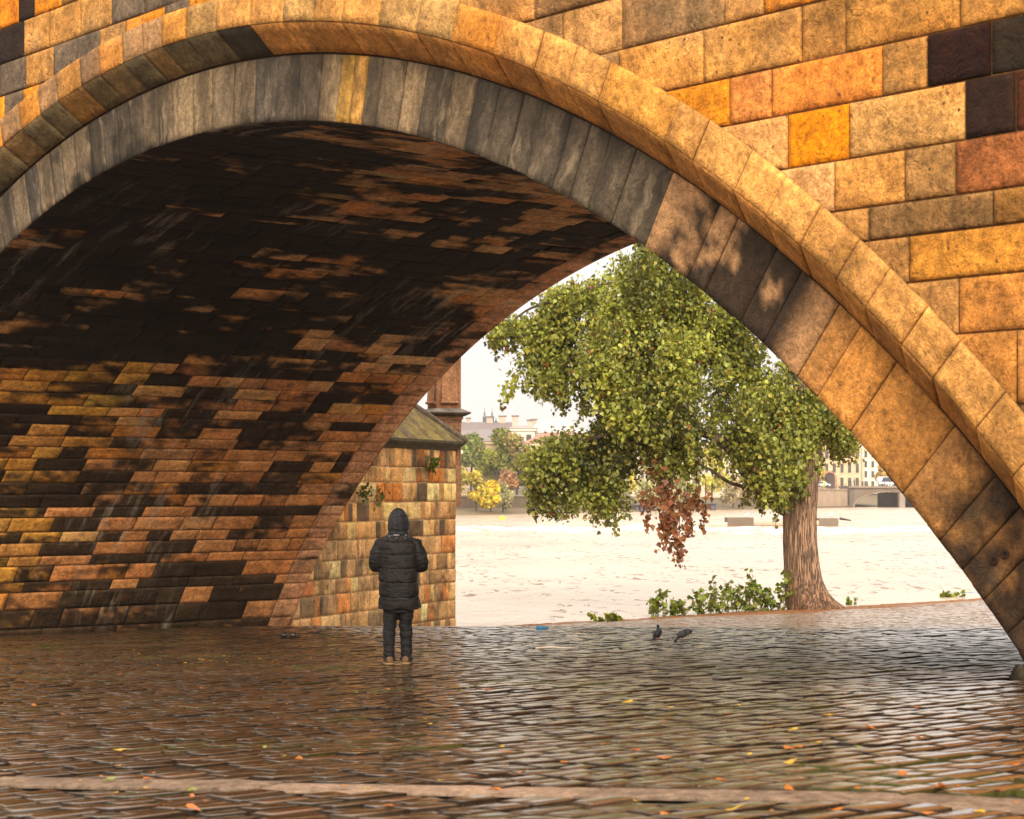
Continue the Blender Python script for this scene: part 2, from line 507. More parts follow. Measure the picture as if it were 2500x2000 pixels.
def f_ring(u, v, w): return B(CT + v * np.sin(u), 0.0 - w, CZ + v * np.cos(u))
ring = Acc(); ringl = Acc()
for a0, a1 in zip(ra[:-1], ra[1:]):
    am = (a0 + a1) / 2
    up = am > A_END - 0.004
    g = RNG.random()
    if keys[1] - 1e-4 < a0 < keys[2] - 1e-4: c = np.array([.62, .32, .06])
    elif keys[0] - 1e-4 < a0 < keys[1] - 1e-4: c = pal(206, 158, 84)
    elif up:
        nn = float(vnoise(np.array([[am * 9, 3.3, 1.1]]), 17)[0]); m_ = np.clip(.30 + .5 * nn + RNG.normal(0, .16) + .25 * (am > .38), 0, 1)
        c = np.array([.085, .065, .046]) * (1 - m_) + np.array([.42, .28, .14]) * m_
    elif am > A_CLEAN: c = np.array([.50, .26, .11])
    else: c = pal(206, 146, 76) if g < .6 else pal(190, 138, 78)
    q = [[a0, RR], [a1, RR], [a1, RR + 0.845], [a0, RR + 0.845]]
    block(ring if up else ringl, q, f_ring, jit(c, 0.08, 0.03), 7, 11, 0.003, 0.018, 0.012, 0.006, int(RNG.integers(99)), ring_soot, (RR, 1), ((a1 - a0) * RR, 0.845))
ring.build('arch_ring', M_RING, bridge)
ringl.build('arch_ring', M_RING_LOW, bridge)

hoodj = [(1383, 200), (1459, 243), (1620, 344), (1689, 390), (1790, 463), (1870, 527), (1951, 599), (2042, 677), (2112, 750), (2201, 838), (2276, 922), (2372, 1055), (2465, 1168)]
ha = fill([ang_px(x, y, SH) for x, y in hoodj], PH_LO, PH_HI, 0.60 / RR)
H0, H1 = RR + 1.185, RR + 1.62


def f_hood(u, v, w): return B(CT + v * np.sin(u), SH - w, CZ + v * np.cos(u))
def f_cham(u, v, w):
    r = RR + 0.85 + v * 0.335
    return B(CT + (r - w * 0.75) * np.sin(u), 0.0 + v * SH - w * 0.65, CZ + (r - w * 0.75) * np.cos(u))
hood = Acc()
for a0, a1 in zip(ha[:-1], ha[1:]):
    am = (a0 + a1) / 2; g = RNG.random()
    left = am > 0.02
    if left: c = pal(170, 132, 88) if g < .4 else (pal(212, 148, 66) if g < .7 else pal(150, 118, 84))
    else: c = pal(216, 160, 88) if g < .55 else (pal(190, 150, 90) if g < .8 else pal(220, 158, 76))
    q = [[a0, H0], [a1, H0], [a1, H1], [a0, H1]]
    block(hood, q, f_hood, jit(c, 0.06, 0.03), 8, 6, 0.003, 0.02, 0.016, 0.006, int(RNG.integers(99)), wall_col, (RR, 1), ((a1 - a0) * RR, 0.44))
hood.build('hood_moulding', M_RING_LOW, bridge)
cham = Acc()
for a0, a1 in zip(ha[:-1], ha[1:]):
    am = (a0 + a1) / 2; g = RNG.random()
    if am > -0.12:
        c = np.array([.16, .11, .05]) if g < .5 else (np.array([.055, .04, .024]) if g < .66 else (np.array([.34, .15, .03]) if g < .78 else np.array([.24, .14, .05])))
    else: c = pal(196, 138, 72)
    q = [[a0, 0.02], [a1, 0.02], [a1, 0.985], [a0, 0.985]]
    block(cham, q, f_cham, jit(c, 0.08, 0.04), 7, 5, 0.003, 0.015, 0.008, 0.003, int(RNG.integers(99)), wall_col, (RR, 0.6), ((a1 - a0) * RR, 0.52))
cham.build('chamfer', M_RING_LOW, bridge)
for hx, hy in ((2428, 1366), (2456, 1352)):  # drilled holes as proud dark discs, the shade inside put into their colour
    t_, z_ = px_front(hx, hy, 0.0); hl = Acc(); a9 = np.linspace(0, 2 * np.pi, 16, endpoint=False)
    r1 = B(t_ + .048 * np.cos(a9), -.016, z_ + .048 * np.sin(a9)); r2 = B(t_ + .038 * np.cos(a9), -.019, z_ + .038 * np.sin(a9)); r3 = B(t_ + .02 * np.cos(a9), -.0165, z_ + .02 * np.sin(a9))
    hl.loft(np.array([r1, r2, r3]), (.035, .018, .008), False); hl.add(np.concatenate([r3, [B(t_, -.016, z_)]]), [[i, (i + 1) % 16, 16] for i in range(16)], (.01, .006, .004)); hl.build('hole_disc', M_MORTAR, bridge)
# solid backing of ring, chamfer and hood (dark joints)
bk = Acc(); ph = np.linspace(PH_LO, PH_HI, 160)
prof = [(RR + 0.01, 0.02), (RR + 0.87, 0.02), (RR + 0.87, 0.015), (RR + 1.2, SH + 0.02), (RR + 1.605, SH + 0.02), (RR + 1.605, SF + 0.03)]
bk.grid(np.stack([B(CT + r * np.sin(ph), s, CZ + r * np.cos(ph)) for r, s in prof], 1), pal(70, 50, 30))
bk.build('ring_backing', M_MORTAR, bridge)

# the vault
def f_vault(u, v, w): return B(CT + (RR - w) * np.sin(v), u, CZ + (RR - w) * np.cos(v))
vault = Acc()
cs = [PH_HI + 0.02]
while cs[-1] > PH_LO - 0.03:
    arc = (PH_HI - cs[-1]) * RR
    cs.append(cs[-1] - RNG.uniform(0.26, 0.44) / RR * (1.0 if arc > 1.2 else 1.3))
SOOT = np.array([0.006, 0.0048, 0.0038])


def vault_col(c, P, UV):
    s = UV[..., 0]; arc = (PH_HI - UV[..., 1]) * RR
    n = fbm(np.stack([s * 0.36, arc * 1.25, 0 * s], -1), 4, 12); n2 = fbm(np.stack([s * 1.3, arc * 4.6, 0 * s], -1), 5, 14)
    n3 = fbm(np.stack([s * .7, arc * 2.2, 0 * s], -1), 4, 15)
    lv = vault_col.soot
    n4 = fbm(np.stack([s * 5, arc * 7, 0 * s], -1), 3, 16)
    lowk = smooth(9, 6, arc)
    amt = smooth(0.30, 0.72, lv + (0.65 - .25 * lowk) * n2 + (0.70 - .45 * lowk) * n + (.55 - .30 * lowk) * n3 + .40 * n4) * .975
    c = c * (1 + 0.35 * n2 + .35 * n4)[..., None]
    return c * (1 - amt[..., None]) + amt[..., None] * (SOOT + vault_col.k * np.array([.042, .024, .011])) * (1 + .9 * n2)[..., None]


for v1, v0 in zip(cs[:-1], cs[1:]):
    s = 0.0; arc = (PH_HI - (v0 + v1) / 2) * RR
    while s < W - 0.62:
        l = min(RNG.uniform(0.5, 1.25), W - 0.62 - s)
        if W - 0.62 - (s + l) < 0.3: l = W - 0.62 - s
        sm = s + l / 2
        n = float(fbm(np.array([[sm * 0.33, arc * 0.30, 3.3]]), 3, 50)[0])
        # soot over the vault, plus a darker strip just above the ground
        p = float(np.interp(arc, [.4, 2, 5, 7.5, 9.5, 13, 18, 26, 33], [1.0, .54, .54, .66, 1.0, 1.2, 1.2, 1.15, .9]))
        if sm > 7.5 and arc < 9: p -= 0.14
        if arc > 13 and 1.6 < sm < 9: p -= 2.2 * max(0, n - .02)
        if sm > W - 2.2 and arc > 8: p -= .25
        vault_col.soot = p + RNG.normal(0, .42 if arc < 8 else .22)
        g = RNG.random()
        vault_col.k = float(smooth(10, 3, arc))
        if arc < 8:
            warm = sm < 4.5
            c = (np.array([.95, .41, .065]) if g < .6 else np.array([.80, .35, .08])) if warm else (np.array([.92, .36, .11]) if g < .7 else np.array([.78, .34, .12]))
            if g > .92: c = np.array([.92, .33, .06])
        else: c = np.array([.80, .41, .16]) if g < .7 else np.array([.84, .34, .10])
        q = [[s, v0], [s + l, v0], [s + l, v1], [s, v1]]
        block(vault, q, f_vault, jit(c, 0.14, 0.05), 8, 6, 0.006, 0.02, 0.018, 0.008, int(RNG.integers(99)), vault_col, (1, RR), (l, (v1 - v0) * RR), joint=np.array([.05, .032, .018]) * (.25 + 2 * vault_col.k))
        s += l
# end ring on the river side of the vault
for v1, v0 in zip(cs[:-1:1], cs[1::1]):
    vault_col.soot = RNG.uniform(0.0, 0.45); vault_col.k = 1.0
    q = [[W - 0.62, v0], [W, v0], [W, v1], [W - 0.62, v1]]
    block(vault, q, f_vault, jit(np.array([.84, .40, .19]), 0.08, 0.03), 5, 5, 0.002, 0.02, 0.01, 0.004, 7, vault_col, (1, RR), (0.62, (v1 - v0) * RR))
vault.build('vault', M_VAULT, bridge)
vb = Acc(); ph = np.linspace(PH_LO - 0.04, PH_HI + 0.04, 120)
vb.grid(np.stack([B(CT + (RR + 0.02) * np.sin(ph), 0.0, CZ + (RR + 0.02) * np.cos(ph)), B(CT + (RR + 0.02) * np.sin(ph), W, CZ + (RR + 0.02) * np.cos(ph))], 1), (0.016, 0.012, 0.009))
vb.build('vault_backing', M_MORTAR, bridge)
# river side face, deck and parapets
bf = Acc(); ph = np.linspace(-1.25, 1.25, 120); rin = RR + 0.0
inner = np.stack([CT + rin * np.sin(ph), CZ + rin * np.cos(ph)], -1)
outer = np.stack([np.clip(CT + 60 * np.sin(ph), T_MIN, T_MAX), np.clip(CZ + 60 * np.cos(ph), -3.5, top_z)], -1)
bf.grid(np.stack([B(inner[:, 0], W + 0.002, inner[:, 1]), B(outer[:, 0], W + 0.002, outer[:, 1])], 1), pal(190, 130, 70))
bf.build('river_wall', M_WALL, bridge)
dk = Acc()
def ML(v): return B(v[:, 0], v[:, 1], v[:, 2])
dk.box((T_MIN, SF + 0.05, top_z - 0.02), (T_MAX, W, top_z + 0.15), pal(150, 120, 90), ML)
dk.build('deck', M_MORTAR, bridge, False)
pp = Acc()
pp.box((T_MIN, SF - 0.08, top_z + 0.15), (T_MAX, SF + 0.32, top_z + 1.2), pal(190, 140, 80), ML)
pp.box((T_MIN, W - 0.32, top_z + 0.15), (T_MAX, W + 0.08, top_z + 1.2), pal(190, 140, 80), ML)
pp.build('parapet', M_WALL, bridge, False)
# rough foundation stones where the arch ring meets the paving
fs = Acc()
for (t0, s0, z0, r) in ((-0.16, -0.02, -0.12, .20), (-0.42, -0.16, -0.08, .24), (-0.72, -0.30, -0.10, .26), (-0.1, 0.25, -0.08, .20), (-1.1, -0.42, -0.08, .30), (-1.5, -0.5, -0.05, .38)):
    th = np.linspace(0, np.pi, 14); fi = np.linspace(0, 2 * np.pi, 22, endpoint=False)
    T_, F_ = np.meshgrid(th, fi, indexing='ij')
    d = np.stack([np.sin(T_) * np.cos(F_), np.sin(T_) * np.sin(F_), np.cos(T_)], -1)
    d = np.sign(d) * np.abs(d) ** 0.7
    Pn = B(t0, s0, z0) + d * np.array([r, r, r * 1.15]) * (1 + 0.55 * fbm(d * 2.1 + t0 * 9, 4, 3))[..., None]
    n = fbm(Pn * 5, 3, 4)
    fs.grid(Pn.transpose(1, 0, 2), np.clip(np.array([.035, .026, .014]) * (1 + 1.6 * n.T)[..., None], .006, 1), wrap=True, flip=True)
fs.build('foundation_stone', M_RING_LOW, bridge)

# ------------------------------------------------------------------ pointed pier and its pillar
PT, PS = 27.95, W + 0.02
S0 = B(PT, PS, 0)[:2]
WD = np.array([0.375, 0.927])
TIP = S0 + WD * 9.25
PL = np.linalg.norm(TIP - S0)
WN = np.array([WD[1], -WD[0]])        # outwards, towards the viewer's right
pier = empty('bridge_pier', (*((S0 + TIP) / 2), -1.8), 'pointed bridge pier of small patchwork blocks with a mossy sloping stone cap', 'pier')


def f_pier(u, v, w):
    return np.stack([S0[0] + WD[0] * u + WN[0] * w, S0[1] + WD[1] * u + WN[1] * w, v + 0 * u], -1)


EAVE = 2.72
pw = Acc(); z = -2.6
prow = []
while z < EAVE - 0.05:
    h = RNG.uniform(0.36, 0.50); prow.append((z, min(z + h, EAVE))); z += h


def pier_col(c, P, UV):
    n = fbm(P * 2.2, 4, 61); n2 = fbm(np.stack([UV[..., 0] * 2.4, UV[..., 1] * 1.3, 0 * n], -1), 4, 62) + .5 * fbm(P * 6, 3, 66)
    c = c * (1 + 0.35 * n)[..., None]
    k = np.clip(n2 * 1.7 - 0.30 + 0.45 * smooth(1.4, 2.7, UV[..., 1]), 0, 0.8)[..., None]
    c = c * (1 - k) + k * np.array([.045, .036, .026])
    lo = (smooth(-1.2, -2.1, UV[..., 1]) * np.clip(n + 0.3, 0, 1) * 0.7)[..., None]
    return c * (1 - lo) + lo * np.array([.07, .06, .02])


for (za, zb) in prow:
    u = -0.05
    while u < PL:
        l = RNG.uniform(0.22, 0.42) if RNG.random() < .6 else RNG.uniform(.42, .85)
        if PL - (u + l) < 0.2: l = PL - u
        g = RNG.random()
        c = (np.array([.58, .36, .15]) if g < .34 else np.array([.44, .28, .13]) if g < .54 else np.array([.50, .20, .045]) if g < .68 else np.array([.13, .095, .06]) if g < .82 else np.array([.68, .46, .22]) if g < .96 else np.array([.36, .11, .03]))
        zt = (za + zb) / 2; c = c * RNG.uniform(.7, 1.25)
        if zt < 0.3: c = c * 0.8 + 0.2 * np.array([.62, .46, .26])
        dz = RNG.normal(0, .012, 2)
        block(pw, [[u, za], [u + l, za], [u + l, zb], [u, zb]], f_pier, jit(np.minimum(c * np.array([1.36, 1.14, .92]), .85), .12, .04), 6, 6, 0.011, 0.022, 0.02, 0.008, int(RNG.integers(99)), pier_col, joint=(.42, .32, .2))
        u += l
# the hidden far side of the point and the mortar core
far_c = B(PT + 8.6, PS, 0)[:2]
core = [(*(S0 - WN * .02), -3.2), (*(TIP - WN * .02), -3.2), (*far_c, -3.2)]
pcore = np.array(core); ptop = pcore.copy(); ptop[:, 2] = EAVE
pw.prism(None, pcore[::-1], ptop[::-1], pal(212, 176, 120))
pw.build('pier_wall', M_PIER, pier)
# roof: eaves, sloping faces, hip
APEX = B(PT + 4.3, PS, 7.35).ravel()
ov = 0.24
eL = np.array([*(S0 + WN * ov - WD * .2), EAVE + 0.24]); eT = np.array([*(TIP + WN * ov * .7 + WD * ov * 1.2), EAVE + 0.24]); eF = np.array([*(far_c + (far_c - S0) / 8.6 * ov), EAVE + 0.24])
rf = Acc()
n = 40
def face(a, b_, c_, cfn, flip=False):
    u, v = np.meshgrid(np.linspace(0, 1, n), np.linspace(0, 1, n), indexing='ij')
    Pn = a + (b_ - a) * u[..., None] * (1 - v[..., None]) + (c_ - a) * v[..., None]
    rf.grid(Pn, cfn(Pn, u, v), np.stack([u * 9, v * 5], -1), flip=flip)
def rcol(Pn, u, v):
    k = smooth(-0.15, 0.35, fbm(np.stack([u * 34 * (1 - v) + v * 14, v * 3.0, 0 * u], -1), 4, 71) + 0.15 * fbm(Pn * 3, 3, 5))[..., None]
    bright = smooth(0.45, 0.62, fbm(np.stack([u * 22 * (1 - v) + v * 6, v * 1.2, 0 * u], -1), 3, 79))[..., None]
    c = (1 - k) * np.array([.16, .115, .07]) + k * np.array([.30, .23, .06])
    c = c * (1 + 0.45 * fbm(Pn * 6, 3, 8))[..., None]
    return c * (1 - bright) + bright * np.array([.55, .40, .03])
face(eL, eT, APEX, rcol, True)
face(eT, eF, APEX, rcol, True)
face(eF, eL, APEX, rcol, True)
roof = rf.build('pier_roof', M_RING_LOW, pier)
hp = Acc(); hp.tube([eT * (1 - k) + APEX * k + np.array([0, 0, .02]) for k in np.linspace(0, 1, 12)], 0.09, 8, (.17, .135, .09)); hp.build('hip_cap', M_RING_LOW, roof)
ea = Acc()
def eave_poly(off, zz): return np.array([[*(S0 + WN * off - WD * .2), zz], [*(TIP + WN * off * .7 + WD * off * 1.2), zz], [*(far_c + (far_c - S0) / 8.6 * off), zz]])
ea.prism(None, eave_poly(.04, EAVE - .0)[::-1], eave_poly(.10, EAVE + .06)[::-1], (.10, .08, .05))
ea.prism(None, eave_poly(.10, EAVE + .063)[::-1], eave_poly(ov - .01, EAVE + .17)[::-1], (.085, .07, .045))
ea.prism(None, eave_poly(ov - .01, EAVE + .172)[::-1], eave_poly(ov, EAVE + .236)[::-1], (.12, .095, .06))
ea.build('cornice', M_RING_LOW, pier, False)

pil_c = at(1083, 1200, 54.8)[:2]
PR = R_(27)
def MP(v):
    c, s = math.cos(PR), math.sin(PR)
    return np.stack([pil_c[0] + v[:, 0] * c - v[:, 1] * s, pil_c[1] + v[:, 0] * s + v[:, 1] * c, v[:, 2]], -1)
pillar = empty('statue_pillar', (*pil_c, 2.0), 'carved square stone pillar with a moulded ledge rising behind the pier cap', 'pillar')
pc = np.array([.33, .17, .085])
def frustum(acc, h0, h1, z0, z1, c):
    a = np.array([[-h0, -h0, z0], [h0, -h0, z0], [h0, h0, z0], [-h0, h0, z0]]); b_ = np.array([[-h1, -h1, z1], [h1, -h1, z1], [h1, h1, z1], [-h1, h1, z1]])
    acc.prism(None, MP(a[::-1]), MP(b_[::-1]), c)
sh = Acc()
frustum(sh, .36, .36, 1.2, 3.46, pc); frustum(sh, .33, .33, 3.86, 6.6, pc * np.array([.9, .8, .75]))
for fx in (-1, 1):
    sh.box((fx * .33 - .035, -.335, 3.862), (fx * .33 + .035, -.265, 6.58), pc * .8, MP)
shaft = sh.build('shaft', M_RING_LOW, pillar, False)
ms = Acc()
frustum(ms, .365, .385, 3.462, 3.51, pc * .9); frustum(ms, .37, .37, 3.512, 3.55, pc * .6); frustum(ms, .385, .41, 3.552, 3.60, pc); frustum(ms, .40, .40, 3.602, 3.64, pc * .7)
frustum(ms, .42, .56, 3.642, 3.72, (.11, .09, .07)); frustum(ms, .56, .57, 3.722, 3.75, (.16, .13, .1)); frustum(ms, .57, .36, 3.752, 3.86, (.2, .17, .14))
frustum(ms, .34, .50, 6.602, 6.75, pc); frustum(ms, .50, .50, 6.752, 6.9, pc * .8)
ms.build('ledge', M_RING_LOW, pillar, False)
for k in range(3):      # blind pointed arches
    x = -.235 + k * .235
    for side in (0, 1):
        tr = Acc()
        a = np.linspace(np.pi, 0, 9)
        pts = [(x - .085, 2.55)] + [(x + .085 * math.cos(q), 3.18 + .13 * math.sin(q)) for q in a] + [(x + .085, 2.55)]
        q3 = [(px_, -.372, pz_) if side == 0 else (-.372, px_, pz_) for px_, pz_ in pts]
        tr.tube(MP(np.array(q3)), .018, 6, pc * .95)
        q4 = [(x, -.366, 2.55), (x, -.366, 3.1)] if side == 0 else [(-.366, x, 2.55), (-.366, x, 3.1)]
        tr.tube(MP(np.array(q4)), .014, 6, pc * .8)
        tr.build('blind_arch', M_RING_LOW, pillar)
for side in (0, 1):     # scroll panel
    sp = Acc()
    yy = np.linspace(0, 1, 14); xx = np.linspace(-1, 1, 9)
    Y, X = np.meshgrid(yy, xx, indexing='ij')
    hwid = .24 - .05 * Y
    bul = -.335 - .05 * (1 - Y) ** 2 - .012
    Pn = np.stack([X * hwid, bul + 0 * X, 4.02 + Y * 1.5], -1).reshape(-1, 3)
    if side: Pn = Pn[:, [1, 0, 2]]
    sp.grid(MP(Pn).reshape(14, 9, 3), pc * np.array([1.05, 1.0, .95]))
    q = np.array([[-.27, -.39, 4.02], [.27, -.39, 4.02]]);  q = q[:, [1, 0, 2]] if side else q
    sp.tube(MP(q), .042, 10, pc * 1.05)
    sp.build('scroll_panel', M_RING_LOW, pillar)

# ------------------------------------------------------------------ ground, paving, water
def wet_stone_mat():
    m, nt, bs = newmat('wet_cobbles')
    at_ = nd(nt, 'ShaderNodeAttribute', attribute_name='col')
    pos = nd(nt, 'ShaderNodeNewGeometry').outputs['Position']
    n1 = noise_node(nt, pos, 0.9, 5, 0.6); n2 = noise_node(nt, pos, 14, 6, 0.7); n3 = noise_node(nt, pos, 70, 4, 0.7)
    v = math_(nt, 'MULTIPLY', mapr(nt, n2, 0.3, 0.7, 0.6, 1.4), mapr(nt, n3, 0.3, 0.7, 0.75, 1.3))
    comb = nd(nt, 'ShaderNodeCombineColor')
    for i in range(3): nt.links.new(v, comb.inputs[i])
    nt.links.new(mixc(nt, 1.0, at_.outputs['Color'], comb.outputs[0], 'MULTIPLY'), bs.inputs['Base Color'])
    rg = math_(nt, 'ADD', mapr(nt, n1, 0.35, 0.65, 0.07, 0.17), mapr(nt, n2, 0.3, 0.7, -0.03, 0.09))
    dry = mapr(nt, at_.outputs['Alpha'], 0, 1, 0.35, 0.0)
    nt.links.new(math_(nt, 'ADD', rg, dry), bs.inputs['Roughness'])
    nt.links.new(mapr(nt, at_.outputs['Alpha'], 0, 1, 0.05, 0.9), bs.inputs['Specular IOR Level'])
    nt.links.new(math_(nt, 'MULTIPLY', at_.outputs['Alpha'], 1.0), bs.inputs['Coat Weight']); bs.inputs['Coat Roughness'].default_value = .12
    h = math_(nt, 'ADD', n2, math_(nt, 'MULTIPLY', n3, 0.3))
    b_ = nd(nt, 'ShaderNodeBump', inp={'Strength': 0.11, 'Distance': 0.03}); nt.links.new(h, b_.inputs['Height']); nt.links.new(b_.outputs[0], bs.inputs['Normal'])
    return m


M_SETT = wet_stone_mat()
KA, KB = np.array([-7.0, 12.93]), np.array([7.0, 6.77])     # line of flush slabs in the foreground
KD = (KB - KA) / np.linalg.norm(KB - KA); KN = np.array([-KD[1], KD[0]])


def in_view(x, y, m):
    return (np.abs(x) < 0.262 * y + m) & (y > 7.5) & (y < 82)


ROW = 0.195
cells = []
t = -12.0
k = 0
while t < 32.4:
    s0 = -40 + RNG.uniform(0, .4)
    rw = ROW * RNG.uniform(0.86, 1.16)
    ls = RNG.uniform(0.18, 0.40, 460)
    e = s0 + np.concatenate([[0], np.cumsum(ls)])
    mid = (e[:-1] + e[1:]) / 2
    p = B(t + rw / 2, mid, 0)
    # gentle bow of the rows
    ok = in_view(p[:, 0], p[:, 1], 1.6)
    d = (p[:, 0] - KA[0]) * KN[0] + (p[:, 1] - KA[1]) * KN[1]
    ok &= np.abs(d) > 0.24
    ok &= ~((t > 27.3) & (mid < W + 0.1))
    # pier footprint
    rel = p[:, :2] - S0
    ok &= ~((rel @ WN < 0.0) & (mid > W - 0.1) & (t > 27.5))
    ok &= ~((t < -0.0) & (mid > -0.5) & (p[:, 0] > 3.3 + 0 * mid))
    for a, b_ in zip(e[:-1][ok], e[1:][ok]): cells.append((t, t + rw, a, b_))
    t += rw
cells = np.array(cells)
N = len(cells)
G = np.array([0, .035, .14, .86, .965, 1.0]); g = len(G)
A, Bv = np.meshgrid(G, G, indexing='ij')
t0, t1, s0_, s1_ = [cells[:, i][:, None, None] for i in range(4)]
gap = 0.006
jx = RNG.normal(0, .008, (N, 1, 1)); skew = RNG.normal(0, .03, (N, 1, 1)); skw2 = RNG.normal(0, .025, (N, 1, 1))
T = t0 + .012 + (t1 - t0 - .024) * A + skw2 * (Bv - .5) * (s1_ - s0_)
S = s0_ + .004 + (s1_ - s0_ - .008) * Bv + skew * (A - .5)
wob = 0.10 * vnoise(np.stack([S * .12, T * .10, 0 * S], -1), 71) + .05 * vnoise(np.stack([S * .5, T * .1, 0 * S], -1), 72)
T = T + wob
edge = (A == 0) | (A == 1) | (Bv == 0) | (Bv == 1)
ring2 = ~edge & ((A < .05) | (A > .95) | (Bv < .05) | (Bv > .95))
lift = RNG.normal(0, .0045, (N, 1, 1)); tiltx = RNG.normal(0, .014, (N, 1, 1)); tilty = RNG.normal(0, .008, (N, 1, 1))
dome = 0.0042 * (1 - np.abs(2 * A - 1) ** 3) * (1 - 0.4 * np.abs(2 * Bv - 1) ** 3)
Z = lift + tiltx * (A - .5) * .2 + tilty * (Bv - .5) * .3 + dome + RNG.normal(0, .0016, (N, g, g))
Z = np.where(ring2, Z - 0.005, Z); Z = np.where(edge, -0.038, Z)
Z = Z + ground_z(T, S) + .016 * vnoise(np.stack([S * .35, T * .35, 0 * S], -1), 75)
P = B(T, S, Z)
tm, sm = (t0 + t1) / 2, (s0_ + s1_) / 2
rr = RNG.random((N, 1, 1)); big = fbm(np.stack([sm * .25, tm * .25, 0 * sm], -1), 3, 81); sml = fbm(np.stack([sm * .9, tm * .9, 0 * sm], -1), 3, 83)
c = np.array([.078, .044, .021]) * (1 + .35 * (rr - .5) + .35 * big)[..., None]
pink = (RNG.random((N, 1, 1)) < .16)[..., None]; c = np.where(pink, np.array([.13, .066, .032]), c)
gr = (RNG.random((N, 1, 1)) < .16)[..., None]; c = np.where(gr, np.array([.068, .050, .031]), c)
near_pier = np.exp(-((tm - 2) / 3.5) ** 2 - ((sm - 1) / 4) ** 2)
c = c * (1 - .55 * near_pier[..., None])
moss = np.clip(sml * 2.4 - .35, 0, .75)[..., None]
c = np.broadcast_to(c, (N, 1, 1, 3)) * np.ones((N, g, g, 1))
c = np.where((edge | ring2)[..., None], c * .22 * (1 - moss) + moss * np.array([.05, .05, .010]), c)
mud = np.clip(fbm(np.stack([S * 1.6, T * 1.6, 0 * S], -1), 3, 91) * 1.8 - .2, 0, .7)[..., None]
c = c * (1 - mud) + mud * np.array([.075, .048, .026])
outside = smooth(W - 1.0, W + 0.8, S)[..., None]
c = c * (1 - outside) + outside * (c * 1.3 + np.array([.13, .09, .06]))  # sky reflection beyond the bridge put into the stone colour as a paler tone
# earth and needles round the foot of the tree
tr_t, tr_s = to_ts(*at(1990, 1480, 62.3)[:2])
soil = np.clip(smooth(3.6, 1.2, np.hypot((T - tr_t) * 1.0, (S - tr_s) * .42)) + .8 * fbm(np.stack([S * .8, T * .8, 0 * S], -1), 3, 95) * smooth(6.5, 3, np.hypot(T - tr_t, (S - tr_s) * .42)) + smooth(29.8, 31.6, T) * .8, 0, 1)[..., None]
c = c * (1 - soil) + soil * (np.array([.21, .09, .032]) * (1 + .6 * fbm(P * 4, 3, 97))[..., None])
wet = np.clip(1 - .35 * outside[..., 0] - soil[..., 0], 0, 1) * np.where(edge | ring2, 0.0, 1.0) * (1 - .8 * np.exp(-((tm - 1) / 5.5) ** 2) * smooth(-3.5, 1.0, sm))
c = np.concatenate([np.clip(c, .004, .9), wet[..., None]], -1)
idx = np.arange(g * g).reshape(g, g)
q = np.stack([idx[:-1, :-1], idx[:-1, 1:], idx[1:, 1:], idx[1:, :-1]], -1).reshape(-1, 4)
fa = (q[None] + (np.arange(N) * g * g)[:, None, None]).reshape(-1, 4)
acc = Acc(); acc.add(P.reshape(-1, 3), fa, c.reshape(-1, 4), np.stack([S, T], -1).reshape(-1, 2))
tag(acc.build('cobblestone_paving', M_SETT), kind='structure')
# flush slab line
kb = Acc(); u = 0.0; L = np.linalg.norm(KB - KA)
while u < L:
    l = RNG.uniform(1.6, 3.2)
    def f_k(a, b_, w, u=u):
        x = KA[0] + KD[0] * a + KN[0] * b_; y = KA[1] + KD[1] * a + KN[1] * b_
        tt, ss = to_ts(x, y); return np.stack([x, y, ground_z(tt, ss) - .004 + w], -1)
    block(kb, [[u, -.19], [u + l, -.19], [u + l, .19], [u, .19]], f_k, jit(np.array([.24, .16, .105]), .1, .03), 40, 7, .001, .01, .018, .004, int(RNG.integers(99)))
    u += l
tag(kb.build('slab_strip', M_RING_LOW), kind='structure')

# earth sheet below everything
gt = np.concatenate([[-700, -200, -60], np.linspace(-20, 34, 90), [36, 40]]); gs = np.concatenate([[-700, -150, -60], np.linspace(-40, 90, 120), [150, 800]])
GT, GS = np.meshgrid(gt, gs, indexing='ij')
earth = Acc()
Pg = B(GT, GS, ground_z(GT, GS) - 0.028)
ec = np.array([.05, .036, .022]) * (1 + .6 * fbm(Pg * .8, 3, 31))[..., None]
so = np.clip(smooth(28.6, 30.5, GT) * smooth(W + 6, W + 9, GS), 0, 1)[..., None]
ec = ec * (1 - so) + so * np.array([.17, .09, .04])
earth.grid(Pg, np.clip(ec, .005, 1), flip=True)
M_EARTH = attr_mat('damp_earth', .75, .25, 5, .5, .5)
tag(earth.build('ground', M_EARTH), kind='structure')

